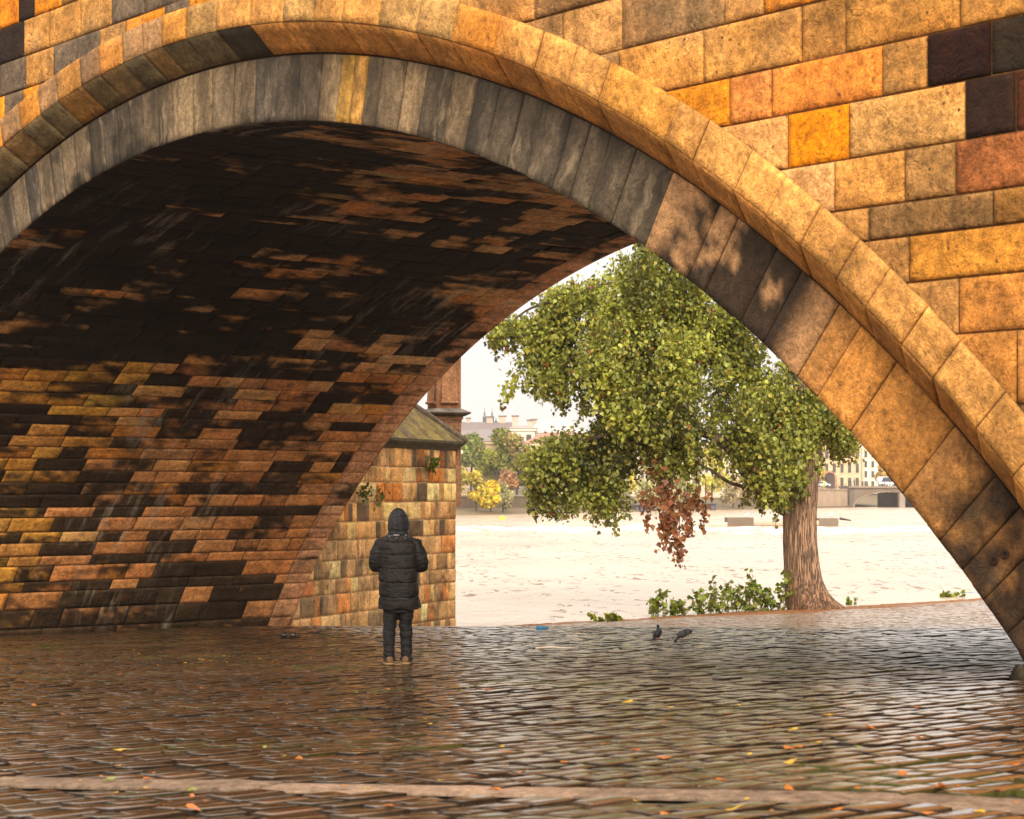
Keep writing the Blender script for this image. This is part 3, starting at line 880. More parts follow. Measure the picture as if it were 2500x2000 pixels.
# river
def water_mat():
    m, nt, bs = newmat('muddy_flood_water')
    pos = nd(nt, 'ShaderNodeNewGeometry').outputs['Position']
    mp = nd(nt, 'ShaderNodeMapping'); mp.inputs['Rotation'].default_value = (0, 0, R_(12)); mp.inputs['Scale'].default_value = (0.5, 1.0, 1)
    nt.links.new(pos, mp.inputs['Vector'])
    n1 = noise_node(nt, scaled(nt, pos, (.30, .10, 1)), 1.0, 3, .55, .5); n2 = noise_node(nt, scaled(nt, pos, (2.2, .62, 1)), 1.0, 3, .6, .6); n0 = noise_node(nt, mp.outputs[0], .06, 3, .5)
    patch = noise_node(nt, pos, .04, 4, .6)
    c = mixc(nt, mapr(nt, patch, .35, .65, 0, 1), (.43, .32, .22), (.52, .41, .30))
    ripple_paint = math_(nt, 'MULTIPLY', mapr(nt, n2, .57, .61, 0, 1), mapr(nt, n1, .45, .52, 0, 1))
    c = mixc(nt, math_(nt, 'MULTIPLY', ripple_paint, .95), c, (.16, .085, .035))  # wave faces without sky reflection, painted as brown dashes in the colour
    nt.links.new(c, bs.inputs['Base Color']); nt.links.new(mapr(nt, ripple_paint, 0, 1, .4, .02), bs.inputs['Specular IOR Level'])
    bs.inputs['Roughness'].default_value = .22; bs.inputs['IOR'].default_value = 1.333
    h = math_(nt, 'ADD', math_(nt, 'MULTIPLY', n1, .75), math_(nt, 'MULTIPLY', n2, .3)); h = math_(nt, 'ADD', h, math_(nt, 'MULTIPLY', n0, 1.0))
    b_ = nd(nt, 'ShaderNodeBump', inp={'Strength': .6, 'Distance': .7}); nt.links.new(h, b_.inputs['Height']); nt.links.new(b_.outputs[0], bs.inputs['Normal'])
    return m


M_WATER = water_mat()
wa = Acc()
wt = np.array([29.5, 31, 33, 40, 80, 200, 500, 3000.]); ws = np.array([-3000, -600, -200, -50, 0, 50, 200, 600, 3000.])
WT, WS = np.meshgrid(wt, ws, indexing='ij')
wa.grid(B(WT, WS, WATER_Z + 0 * WT), (.5, .4, .3), flip=True)
tag(wa.build('river_water', M_WATER), kind='structure')

# foam of the weir: a band of broken white crests across the river
M_FOAM = attr_mat('foam', .6, .3, 1.5, .15)
fo = Acc()
for i in range(520):
    px_ = RNG.uniform(900, 2450)
    on = fbm(np.array([[px_ * .012, i * .013, 0]]), 2, 5)[0]
    py_ = 1291 + 4.5 * math.sin(px_ * .004) + RNG.normal(0, 4.0) + (4 if px_ < 1500 else 0)
    if on < -.25: continue
    d_ = 3.70 * F / (py_ - 1200)
    p = at(px_, py_, d_); L_ = RNG.uniform(.3, 1.6); h_ = RNG.uniform(.02, .12)
    a = np.linspace(0, 2 * np.pi, 9, endpoint=False)
    ringp = np.stack([p[0] + L_ * np.cos(a), p[1] + .5 * L_ * np.sin(a), np.full(9, WATER_Z - .02)], -1)
    topp = np.stack([p[0] + .55 * L_ * np.cos(a) + RNG.normal(0, .06, 9), p[1] + .25 * L_ * np.sin(a), WATER_Z + h_ * (1 + .5 * RNG.normal(0, .4, 9))], -1)
    fo.prism(None, ringp, topp, np.array([.62, .54, .46]) * RNG.uniform(.9, 1.05))
tag(fo.build('river_foam', M_FOAM), 'broken white foam of the weir across the brown river', 'foam', kind='stuff')

# ------------------------------------------------------------------ leaves
def leaf_mesh(acc, P, size, cols, droop=0.5, out=None):
    """P (n,3) leaf centres; kite leaves folded on the midrib, drooping"""
    n = len(P)
    ax = RNG.normal(0, 1, (n, 3)); ax[:, 2] -= droop * 2
    ax /= np.linalg.norm(ax, axis=1, keepdims=True)
    nr = RNG.normal(0, 1, (n, 3)); nr[:, 2] += .7
    if out is not None: nr += out
    sd = np.cross(ax, nr); sd /= np.linalg.norm(sd, axis=1, keepdims=True) + 1e-9
    nm = np.cross(sd, ax)
    s = (size * RNG.uniform(.5, 1.5, n))[:, None]
    b0 = P - ax * s * .45; tip = P + ax * s * .62
    l = P - ax * s * .12 + sd * s * .48 + nm * s * .12; r = P - ax * s * .12 - sd * s * .48 + nm * s * .12
    v = np.stack([b0, l, tip, r], 1).reshape(-1, 3)
    k = np.arange(n)[:, None] * 4
    f = np.concatenate([k + np.array([[0, 2, 1]]), k + np.array([[0, 3, 2]])], 0)
    acc.add(v, f, np.repeat(cols, 4, 0))


def inpoly(px, py, poly):
    poly = np.asarray(poly, float); n = len(poly); r = np.zeros(len(px), bool); j = n - 1
    for i in range(n):
        xi, yi = poly[i]; xj, yj = poly[j]
        cnd = ((yi > py) != (yj > py)) & (px < (xj - xi) * (py - yi) / (yj - yi + 1e-9) + xi)
        r ^= cnd; j = i
    return r


M_LEAF = leaf_mat('poplar_leaf', .30); M_DEAD = leaf_mat('withered_leaf', .2, .6); M_FARLEAF = leaf_mat('distant_leaf', .3, .6)
TD = 62.3
MPP = TD / F
base = at(1990, 1482, TD)
base[2] = float(ground_z(*to_ts(base[0], base[1])))
tree = empty('poplar_tree', base, 'tall leaning riverside tree with a thick furrowed trunk and drooping green branches', 'tree')


def tp(px, py, dep=0.0):
    """a point of the tree: px offset measured at the trunk, dep metres behind the trunk"""
    return np.array([base[0] + (px - 1990) * MPP, base[1] + dep, base[2] + (1482 - py) * MPP])


# trunk with bark furrows
def bark_mat():
    m, nt, bs = newmat('furrowed_bark')
    uv = nd(nt, 'ShaderNodeUVMap').outputs[0]
    pos = nd(nt, 'ShaderNodeNewGeometry').outputs['Position']
    mp = scaled(nt, pos, (13, 13, .9))
    n1 = noise_node(nt, mp, 1.0, 6, .62, .6)
    mp2 = scaled(nt, pos, (28, 28, 4)); n2 = noise_node(nt, mp2, 1.0, 6, .7, .4)
    n3 = noise_node(nt, pos, 1.1, 4, .6)
    rid = math_(nt, 'ABSOLUTE', math_(nt, 'SUBTRACT', n1, .5))
    k = mapr(nt, rid, .0, .06, 0, 1)
    at_ = nd(nt, 'ShaderNodeAttribute', attribute_name='col')
    c = mixc(nt, k, (.10, .06, .035), at_.outputs['Color'])
    c = mixc(nt, mapr(nt, n2, .5, .75, 0, .6), c, (.06, .042, .028))
    c = mixc(nt, mapr(nt, n3, .55, .7, 0, .35), c, (.10, .085, .03))
    nt.links.new(c, bs.inputs['Base Color']); bs.inputs['Roughness'].default_value = .9
    h = math_(nt, 'ADD', k, math_(nt, 'MULTIPLY', n2, .6))
    b_ = nd(nt, 'ShaderNodeBump', inp={'Strength': .9, 'Distance': .06}); nt.links.new(h, b_.inputs['Height']); nt.links.new(b_.outputs[0], bs.inputs['Normal'])
    return m


M_BARK = bark_mat()
prof = [(1488, 1990, 62), (1478, 1982, 60), (1462, 1972, 55), (1440, 1965, 49), (1410, 1960, 45), (1370, 1957, 43), (1320, 1953, 41.5), (1270, 1952, 41), (1220, 1952, 42), (1180, 1957, 40), (1140, 1968, 35), (1100, 1976, 31), (1050, 1982, 28), (980, 1975, 26), (900, 1962, 24), (800, 1945, 22), (680, 1925, 19), (540, 1905, 16), (400, 1890, 12), (250, 1880, 7), (120, 1876, 2)]
seg = 60; a = np.linspace(0, 2 * np.pi, seg, endpoint=False)
pr = np.array(prof, float); zz = np.linspace(0, len(pr) - 1, 110)
yy = np.interp(zz, range(len(pr)), pr[:, 0]); cx = np.interp(zz, range(len(pr)), pr[:, 1]); rw = np.interp(zz, range(len(pr)), pr[:, 2]) * MPP
rings = []
for i in range(len(zz)):
    p = tp(cx[i], yy[i]); h = p[2] - base[2]
    fl = math.exp(-max(h, 0) / .45)
    root = 1 + fl * (.10 * np.cos(3 * a + .5) + .12 * np.cos(5 * a + 2) + .25 * np.maximum(0, np.cos(a)) ** 3)
    q = np.stack([np.cos(a) * 2.2, np.sin(a) * 2.2, np.full(seg, h * .35)], -1)
    fr = 1 + .06 * fbm(q * 3.2, 3, 7) + .035 * vnoise(np.stack([np.cos(a) * 9, np.sin(a) * 9, np.full(seg, h * .6)], -1), 9)
    r = rw[i] * root * fr
    rings.append(np.stack([p[0] + r * np.cos(a), p[1] + r * np.sin(a), np.full(seg, p[2])], -1))
RG = np.array(rings)
tc = np.array([.42, .245, .135]) * (1 + .2 * fbm(RG * .8, 3, 4))[..., None]
low = smooth(1.2, 0.0, RG[..., 2] - base[2])[..., None]
tc = tc * (1 - low * .6) + low * .6 * np.array([.30, .13, .06])
tk = Acc(); tk.grid(RG.transpose(1, 0, 2), tc.transpose(1, 0, 2), wrap=True)
trunk = tk.build('trunk', M_BARK, tree)
limbs = [
    ([(1935, 1245, 0), (1890, 1222, -.2), (1850, 1190, -.5), (1815, 1150, -.7), (1785, 1105, -.9), (1750, 1070, -1.1), (1690, 1045, -1.2), (1640, 1032, -1.2), (1570, 1042, -1.3), (1490, 1058, -1.4), (1400, 1080, -1.4), (1310, 1110, -1.5)], .27, .04),
    ([(1970, 1110, 0), (1900, 1000, .5), (1830, 900, .6), (1760, 810, .5), (1690, 735, .3), (1620, 665, 0), (1560, 590, -.2), (1490, 500, -.4), (1440, 420, -.4)], .30, .06),
    ([(1690, 735, .3), (1600, 700, .1), (1480, 688, 0), (1380, 720, -.2), (1290, 752, -.4), (1225, 800, -.5)], .12, .02),
    ([(1830, 900, .6), (1740, 880, .2), (1640, 860, -.3), (1540, 880, -.6), (1470, 940, -.8)], .13, .02),
    ([(1975, 1080, 0), (2030, 1015, .2), (2080, 1000, .2), (2120, 1040, .1)], .12, .02),
    ([(1970, 1000, 0), (2060, 850, .8), (2150, 700, 1.2), (2230, 600, 1.5)], .20, .03),
    ([(1955, 850, 0), (1870, 700, 1.2), (1780, 560, 1.8), (1700, 430, 2.2)], .18, .03),
    ([(1850, 1190, -.5), (1780, 1180, -.9), (1700, 1130, -1.3), (1640, 1150, -1.5), (1600, 1200, -1.5)], .07, .015),
]
for pts, r0, r1 in limbs:
    lb = Acc(); P_ = np.array([tp(*p) for p in pts]); n_ = len(P_)
    kk = np.linspace(0, n_ - 1, n_ * 4); P2 = np.stack([np.interp(kk, range(n_), P_[:, i]) for i in range(3)], -1)
    P2[1:-1] += .05 * fbm(P2[1:-1] * 1.3, 2, 4)[:, None]
    lb.tube(P2, np.linspace(r0, r1, len(P2)) * (1 + .12 * vnoise(P2 * 2.5, 3)), 10, (.13, .085, .055))
    lb.build('limb', M_BARK, tree)

# drooping twigs with leaves: (outline of twig starts, count, length range m, depth range m, tone)
MAIN = [(1560, 605), (1640, 600), (1700, 660), (1790, 740), (1890, 850), (1960, 930), (2010, 1000), (1960, 1060), (1890, 1110), (1830, 1100), (1790, 1020), (1740, 985), (1690, 960), (1650, 1010), (1600, 1000), (1560, 940), (1500, 960), (1465, 900), (1450, 830), (1440, 760), (1430, 690), (1480, 640)]
zones = [
    (MAIN, 500, (.8, 2.3), (-2.6, 2.4), 1.0),
    ([(1430, 690), (1500, 640), (1560, 600), (1600, 640), (1560, 760), (1500, 900), (1470, 880), (1440, 760)], 110, (1.0, 2.4), (-2.0, 1.4), 1.05),
    ([(1190, 800), (1240, 755), (1330, 715), (1420, 690), (1450, 720), (1400, 745), (1330, 765), (1260, 800)], 95, (.4, 1.2), (-1.2, .8), .9),
    ([(1295, 760), (1330, 750), (1345, 790), (1310, 800)], 30, (1.7, 2.7), (-.8, .5), .85),
    ([(1365, 745), (1395, 740), (1400, 780), (1372, 790)], 22, (2.2, 3.2), (-.8, .5), .85),
    ([(1260, 1140), (1300, 1075), (1400, 1055), (1500, 1030), (1560, 1040), (1545, 1110), (1480, 1150), (1380, 1165), (1300, 1180)], 185, (.5, 1.2), (-1.9, .6), .8),
    ([(1295, 1165), (1330, 1150), (1340, 1185), (1310, 1190)], 18, (.8, 1.2), (-1.6, 0), .8),
    ([(1370, 1165), (1400, 1160), (1400, 1200), (1375, 1200)], 15, (.6, 1.0), (-1.6, 0), .8),
    ([(1440, 1150), (1500, 1130), (1510, 1180), (1450, 1200)], 30, (.8, 1.5), (-1.6, 0), .8),
    ([(1460, 900), (1520, 940), (1600, 1000), (1680, 990), (1700, 1040), (1620, 1080), (1540, 1060), (1480, 1010)], 90, (.5, 1.2), (-1.5, 1.0), .85),
    ([(1590, 1060), (1680, 1050), (1700, 1100), (1640, 1140), (1590, 1130)], 34, (.5, 1.3), (-1.8, -.6), .8),
    ([(1700, 1050), (1790, 1030), (1880, 1080), (1930, 1060), (1935, 1120), (1900, 1160), (1840, 1150), (1770, 1100)], 130, (.5, 1.3), (-1.6, .8), .85),
    ([(1860, 1130), (1940, 1100), (1930, 1180), (1900, 1190)], 26, (.5, 1.1), (-1.2, .3), .75),
    ([(1930, 940), (2010, 990), (2060, 1020), (2090, 1050), (2050, 1075), (1990, 1075), (1930, 1060)], 70, (.4, .9), (-1.2, 1.0), .9),
    ([(2020, 1040), (2110, 1050), (2105, 1090), (2040, 1100)], 22, (.3, .7), (-.5, .6), .7),
    ([(1225, 800), (1290, 745), (1400, 705), (1500, 675), (1560, 690), (1480, 712), (1380, 745), (1290, 790)], 45, (.3, .7), (-.7, .5), .95),
    ([(1300, 1100), (1400, 1062), (1500, 1038), (1600, 1020), (1700, 1032), (1700, 1062), (1560, 1062), (1400, 1105)], 55, (.3, .8), (-1.8, -.6), .9),
    ([(1930, 880), (2000, 940), (2035, 1040), (1995, 1085), (1935, 1075), (1915, 980)], 70, (.4, 1.0), (-1.7, -.5), .95),
    # crown above and behind the arch
    ([(1400, 500), (1650, 250), (1900, 130), (2150, 300), (2300, 560), (2200, 760), (2020, 980), (1900, 850), (1700, 650), (1560, 600)], 420, (.5, 1.6), (-3.0, 3.5), 1.0),
]
tree_twigs = Acc(); lv = Acc()
for poly, cnt, (l0, l1), (d0, d1), tone in zones:
    poly = np.array(poly, float); lo, hi = poly.min(0), poly.max(0); got = 0; tries = 0
    while got < cnt and tries < 40:
        tries += 1
        x = RNG.uniform(lo[0], hi[0], 400); y = RNG.uniform(lo[1], hi[1], 400); ok = inpoly(x, y, poly)
        dp = RNG.uniform(d0, d1, 400)
        cl = vnoise(np.stack([x * .016, y * .012, dp * .5], -1), 5)
        ok &= cl > -.17
        ok &= ~((x > 1396) & (x < 1452) & (y > 708) & (y < 1000))
        for xx_, yy_, dd in zip(x[ok], y[ok], dp[ok]):
            if got >= cnt: break
            got += 1
            p = tp(xx_, yy_, dd); L_ = RNG.uniform(l0, l1)
            nl = int(L_ * 62); k = np.sort(RNG.uniform(0, 1, nl))
            drift = RNG.normal(0, .22, 2)
            Q = p + np.stack([drift[0] * k * L_, drift[1] * k * L_, -k * L_ + .18 * np.sin(k * 2.5)], -1)
            sp = (.07 + .12 * np.sin(np.pi * np.clip(k + .12, 0, 1))) * RNG.uniform(.7, 1.2)
            Q = Q + RNG.normal(0, 1, (nl, 3)) * sp[:, None]
            cl2 = vnoise(Q * .8, 44); yel = RNG.random(nl)
            cc = np.array([.235, .25, .036]) * tone * (1 + .75 * cl2)[:, None] * RNG.uniform(.4, 1.6, nl)[:, None]
            cc = np.where((yel < .13)[:, None], np.array([.42, .36, .05]) * tone, cc)
            cc = np.where((yel > .992)[:, None], np.array([.26, .075, .015]), cc)
            leaf_mesh(lv, Q, .118, np.clip(cc, .004, 1), .6, np.array([0, -.5, .3]))
            if RNG.random() < .45:
                tw = p + np.stack([drift[0] * np.linspace(0, 1, 5) * L_, drift[1] * np.linspace(0, 1, 5) * L_, -np.linspace(0, 1, 5) * L_ + .1], -1)
                tree_twigs.tube(tw, np.linspace(.014, .005, 5), 4, (.12, .085, .04), False)
lv.build('crown', M_LEAF, tree, False)
tag(tree_twigs.build('twigs', M_BARK, tree), kind='stuff')
dl = Acc(); dt_ = Acc()
for (x0, y0, x1, y1, n_, sp) in ((1632, 1185, 1622, 1290, 220, .22), (1668, 1200, 1670, 1295, 170, .20), (1650, 1290, 1646, 1368, 110, .13), (1600, 1150, 1612, 1230, 90, .22), (1572, 1205, 1572, 1285, 70, .13), (1712, 1235, 1705, 1285, 36, .11), (1690, 1180, 1700, 1240, 50, .16), (1600, 1090, 1590, 1160, 40, .2), (1625, 1230, 1618, 1330, 130, .2)):
    k = RNG.uniform(0, 1, n_)
    Q = tp(x0, y0, -1.4) * (1 - k[:, None]) + tp(x1, y1, -1.4) * k[:, None] + RNG.normal(0, sp, (n_, 3)) * (1 - .35 * k[:, None])
    cc = np.array([.27, .105, .035]) * RNG.uniform(.55, 1.3, n_)[:, None] * (1 + RNG.normal(0, .1, (n_, 3)))
    leaf_mesh(dl, Q, .15, np.clip(cc, .01, 1), .9, np.array([0, -.5, .2]))
    dt_.tube([tp(x0, y0 - 60, -1.4), tp(x0, y0, -1.4), tp(x1, y1, -1.4)], [.016, .012, .005], 5, (.12, .07, .04))
db = dt_.build('dead_branch', M_BARK, tree)
tag(dl.build('dead_leaves', M_DEAD, db, False), 'withered rust-brown leaves')

# leafy shoots and weeds by the water
def shoot(px, py, dep, h, spread, n, label, leaf=.13, stems=5, group=None, name='leafy_shrub', tint=(.17, .20, .018), gz=None):
    p = at(px, py, dep)
    if gz is None: p[2] = float(ground_z(*to_ts(p[0], p[1])))
    e_ = empty(name, p, label, 'plant', group)
    st = Acc(); lf = Acc()
    st.tube([p + [-spread * 2.2, 0, -.05], p + [0, 0, -.035], p + [spread * 2.2, 0, -.05]], .02, 5, (.10, .07, .03))
    for i in range(stems):
        o = RNG.normal(0, spread, 2); ln = RNG.normal(0, spread * .6, 2)
        b_ = p + np.array([o[0], o[1] * .5, -.03]); top = b_ + np.array([ln[0], ln[1] * .5, h * RNG.uniform(.55, 1.1)])
        kk = np.linspace(0, 1, 6)[:, None]
        pts = b_ * (1 - kk) + top * kk + np.array([.1 * ln[0], 0, 0]) * np.sin(kk * 3)
        st.tube(pts, np.linspace(.014, .005, 6), 5, (.10, .09, .03))
        m_ = max(3, int(n * 1.3) // stems); k = RNG.uniform(.12, 1.05, m_)[:, None]
        Q = b_ * (1 - k) + top * k + RNG.normal(0, 1, (m_, 3)) * (.10 * h * np.array([1, 1, .6]))
        cc = np.array(tint) * RNG.uniform(.55, 1.5, m_)[:, None] * (1 + RNG.normal(0, .12, (m_, 3)))
        leaf_mesh(lf, Q, leaf, np.clip(cc, .01, 1), -.2, np.array([0, -.4, .5]))
    lf.build('foliage', M_LEAF, e_, False); st.build('stem', M_BARK, e_)
    return e_


GRP = 'leafy shoots left of the big trunk'
shoot(1602, 1508, 59.2, .85, .10, 60, 'leftmost thin leafy shoot at the end of the shrub row', .14, 3, GRP)
shoot(1650, 1504, 59.8, .62, .30, 150, 'low sprawling green shrub second in the row from the left end', .14, 8, GRP)
shoot(1720, 1499, 60.6, .80, .30, 150, 'mid-height green shrub in the middle of the waterside row', .14, 8, GRP)
shoot(1790, 1492, 61.4, 1.05, .28, 170, 'tall bushy green shrub, second nearest to the big trunk', .15, 8, GRP)
shoot(1862, 1488, 61.9, 1.15, .30, 210, 'tallest green shrub, right beside the foot of the trunk', .15, 9, GRP)
shoot(1482, 1526, 56.2, .22, .24, 120, 'small flat tuft of bright green weeds at the water edge', .13, 8, None, 'weed_tuft', (.24, .26, .015))
shoot(2325, 1458, 70.3, .30, .22, 80, 'small green weed tuft beside the blue strip on the far right', .14, 6, None, 'weed_tuft', (.18, .2, .02))
shoot(2075, 1467, 65.5, .32, .10, 22, 'thin weed seedling just right of the flared tree foot', .12, 3, None, 'weed_tuft')
pA = S0 + WD * 3.4
def wall_plant(px, py, n, label):
    k = (px - 1250) / F; u = (k * S0[1] - S0[0]) / (WD[0] - k * WD[1]); dep = S0[1] + u * WD[1]
    p = at(px, py, dep); p[:2] += WN * .06
    e_ = empty('wall_fern', p, label, 'plant', 'small ferns on the pier wall')
    lf = Acc(); Q = p + RNG.normal(0, 1, (n, 3)) * np.array([.10, .06, .13]) + np.array([*(WN * .08), -.05])
    leaf_mesh(lf, Q, .11, np.clip(np.array([.14, .17, .02]) * RNG.uniform(.5, 1.4, n)[:, None], .01, 1), .6)
    lf.build('foliage', M_LEAF, e_, False)
    st = Acc(); st.tube([p - np.array([*(WN * .1), 0]), p + np.array([*(WN * .06), -.02]), p + np.array([*(WN * .1), -.14])], .008, 5, (.1, .09, .04)); st.build('stem', M_BARK, e_)
wall_plant(1043, 1130, 70, 'bushy green fern hanging high on the pier wall below the stone cap')
wall_plant(877, 1195, 50, 'green fern growing where the arch edge meets the pier wall')
wall_plant(915, 1209, 18, 'tiny green fern in a joint of the pier wall above the person')

# ------------------------------------------------------------------ fallen leaves and litter
M_FALLEN = leaf_mat('fallen_leaf', .15, .35)
kinds = [('orange', (.42, .13, .022)), ('yellow', (.48, .30, .03)), ('rust', (.24, .075, .025)), ('green', (.18, .20, .02))]
protos = []
for kn, kc in kinds:
    for j in range(2):
        ac = Acc(); n_ = 9; aa = np.linspace(0, 2 * np.pi, n_, endpoint=False)
        r = .040 * (1 + .35 * np.cos(aa * (3 + j)) * .5) * np.where(np.abs(aa) < .2, 1.5, 1)
        v = np.stack([r * np.cos(aa) * 1.25, r * np.sin(aa), .018 * np.abs(np.sin(aa)) + .012 * np.cos(aa * 2)], -1)
        ac.add(np.concatenate([v, [[0, 0, .0]]]), [[i, (i + 1) % n_, n_] for i in range(n_)], kc)
        ac.tube([(.045, 0, .006), (.07, .006, .010), (.09, .004, .014)], .0028, 5, (.2, .1, .03))
        protos.append((kn, ac.mesh('fallen_leaf', M_FALLEN)))
def drop(px, py, kind, sc=1.0):
    # walk down the sight line to the sloping ground
    dep = 1.604 * F / (py - 1200)
    for _ in range(30):
        p = at(px, py, dep); t_, s_ = to_ts(p[0], p[1]); dep = (CAM_H - float(ground_z(t_, s_))) * F / (py - 1200)
    p = at(px, py, dep); return p, t_, s_
KN_ = {'orange': 0, 'yellow': 1, 'rust': 2, 'green': 3}
named = [(2020, 1753, 'yellow'), (1883, 1782, 'yellow'), (1937, 1790, 'yellow'), (1993, 1823, 'yellow'), (1925, 1836, 'orange'), (1948, 1833, 'orange'), (2130, 1786, 'orange'), (2241, 1810, 'orange'), (2235, 1735, 'orange'), (1927, 1872, 'yellow'), (1762, 1916, 'orange'), (1926, 1938, 'orange'), (2298, 1934, 'orange'), (2203, 1900, 'orange'), (2300, 1930, 'rust'), (2475, 1878, 'orange'), (2440, 1943, 'rust'), (1230, 1845, 'orange'), (1262, 1900, 'orange'), (1210, 1938, 'orange'), (1380, 1872, 'orange'), (1418, 1692, 'green'), (1190, 1690, 'rust'), (1535, 1720, 'yellow'), (1575, 1916, 'yellow'), (495, 1686, 'orange'), (82, 1728, 'orange'), (290, 1840, 'yellow'), (730, 1862, 'orange'), (268, 1913, 'green'), (360, 1912, 'orange'), (470, 1940, 'green'), (470, 1983, 'orange'), (382, 1978, 'orange'), (290, 1652, 'rust'), (2040, 1990, 'orange'), (1790, 1988, 'yellow'), (2390, 1995, 'yellow'), (945, 1688, 'orange'), (952, 1980, 'orange'), (1550, 1840, 'orange'), (1625, 1860, 'orange')]
allleaf = [(x, y, KN_[kk], 1.25) for x, y, kk in named]
for i in range(110):
    y_ = 1560 + 440 * RNG.random() ** 1.1; allleaf.append((RNG.uniform(0, 2500), y_, int(RNG.choice([0, 0, 1, 1, 2, 3])), RNG.uniform(.4, .8)))
for i in range(40): allleaf.append((RNG.normal(560, 75), RNG.normal(1612, 12), int(RNG.choice([1, 1, 3])), RNG.uniform(.45, .75)))
lab = {'orange': 'orange fallen leaf lying on the wet cobbles', 'yellow': 'yellow fallen leaf lying on the wet cobbles', 'rust': 'rust-brown fallen leaf lying on the wet cobbles', 'green': 'green fallen leaf lying on the wet cobbles'}
for x_, y_, kk, sc in allleaf:
    if y_ < 1545: continue
    p, t_, s_ = drop(x_, y_, kk)
    if t_ > 27 or (t_ < 0 and p[0] > 3.2): continue
    kn, me = protos[kk * 2 + int(RNG.integers(2))]
    o = bpy.data.objects.new('fallen_leaf', me); COL.objects.link(o)
    o.location = (p[0], p[1], p[2] + .018); o.rotation_euler = (RNG.normal(0, .12), RNG.normal(0, .12), RNG.uniform(0, 6.28)); o.scale = (sc * .62, sc * .5, sc * .6)
    tag(o, lab[kn], 'leaf', kn + ' leaves on the cobbles')

M_PLAS = attr_mat('plastic', .35, .5, 9, .08)
def small(name, label, cat, px, py, fn, lift=0.0):
    p, t_, s_ = drop(px, py, 0); p[2] += lift
    ac = Acc(); fn(ac, p); o = ac.build(name, M_PLAS); return tag(o, label, cat)
def f_bottle(ac, p):
    ac.tube(p + np.array([[-.10, 0, .04], [-.09, 0, .04], [.03, .005, .04], [.055, .005, .04], [.07, .005, .04], [.09, .005, .04]]), [.02, .035, .035, .022, .014, .014], 12, (.05, .30, .55))
    ac.tube(p + np.array([[.085, .005, .04], [.11, .005, .04]]), .017, 12, (.02, .1, .4))
small('plastic_bottle', 'small blue plastic bottle lying near the water edge', 'bottle', 1323, 1539, f_bottle)
def f_strip(ac, p):
    for i in range(16):
        ac.tube(p + np.array([[i * .11, i * .012, .08], [i * .11 + .10, i * .012 + .01, .08]]), [.085, .085], 8, (.02, .10, .30) if i % 2 else (.03, .17, .42))
small('mooring_float', 'blue ribbed float strip lying at the water edge on the far right', 'float', 2318, 1458, f_strip)
def f_stick(ac, p): ac.tube(p + np.array([[-.2, 0, .02], [0, .02, .03], [.2, .0, .02], [.36, .03, .03]]), [.012, .018, .014, .007], 8, (.42, .34, .24))
small('driftwood_stick', 'pale stick lying on the cobbles between person and pigeons', 'stick', 1345, 1586, f_stick)
def f_clump(ac, p):
    th = np.linspace(0, np.pi, 9); fi = np.linspace(0, 2 * np.pi, 14, endpoint=False); T_, F_ = np.meshgrid(th, fi, indexing='ij')
    d = np.stack([np.sin(T_) * np.cos(F_), np.sin(T_) * np.sin(F_), np.cos(T_)], -1)
    Pn = p + np.array([0, 0, .05]) + d * np.array([.075, .06, .045]) * (1 + .5 * fbm(d * 2.2 + p * .7, 3, 8))[..., None]
    ac.grid(Pn.transpose(1, 0, 2), (.03, .022, .016), wrap=True, flip=True)
small('dark_clump', 'left of two small dark clumps by the arch wall', 'debris', 694, 1558, f_clump)['group'] = 'dark clumps by the arch wall'
small('dark_clump', 'right of two small dark clumps by the arch wall', 'debris', 716, 1558, f_clump)['group'] = 'dark clumps by the arch wall'

# ------------------------------------------------------------------ pigeons
M_BIRD = attr_mat('feathers', .6, .3, 30, .15)
M_SKINNY = attr_mat('bird_leg', .5, .3, 30, .1)


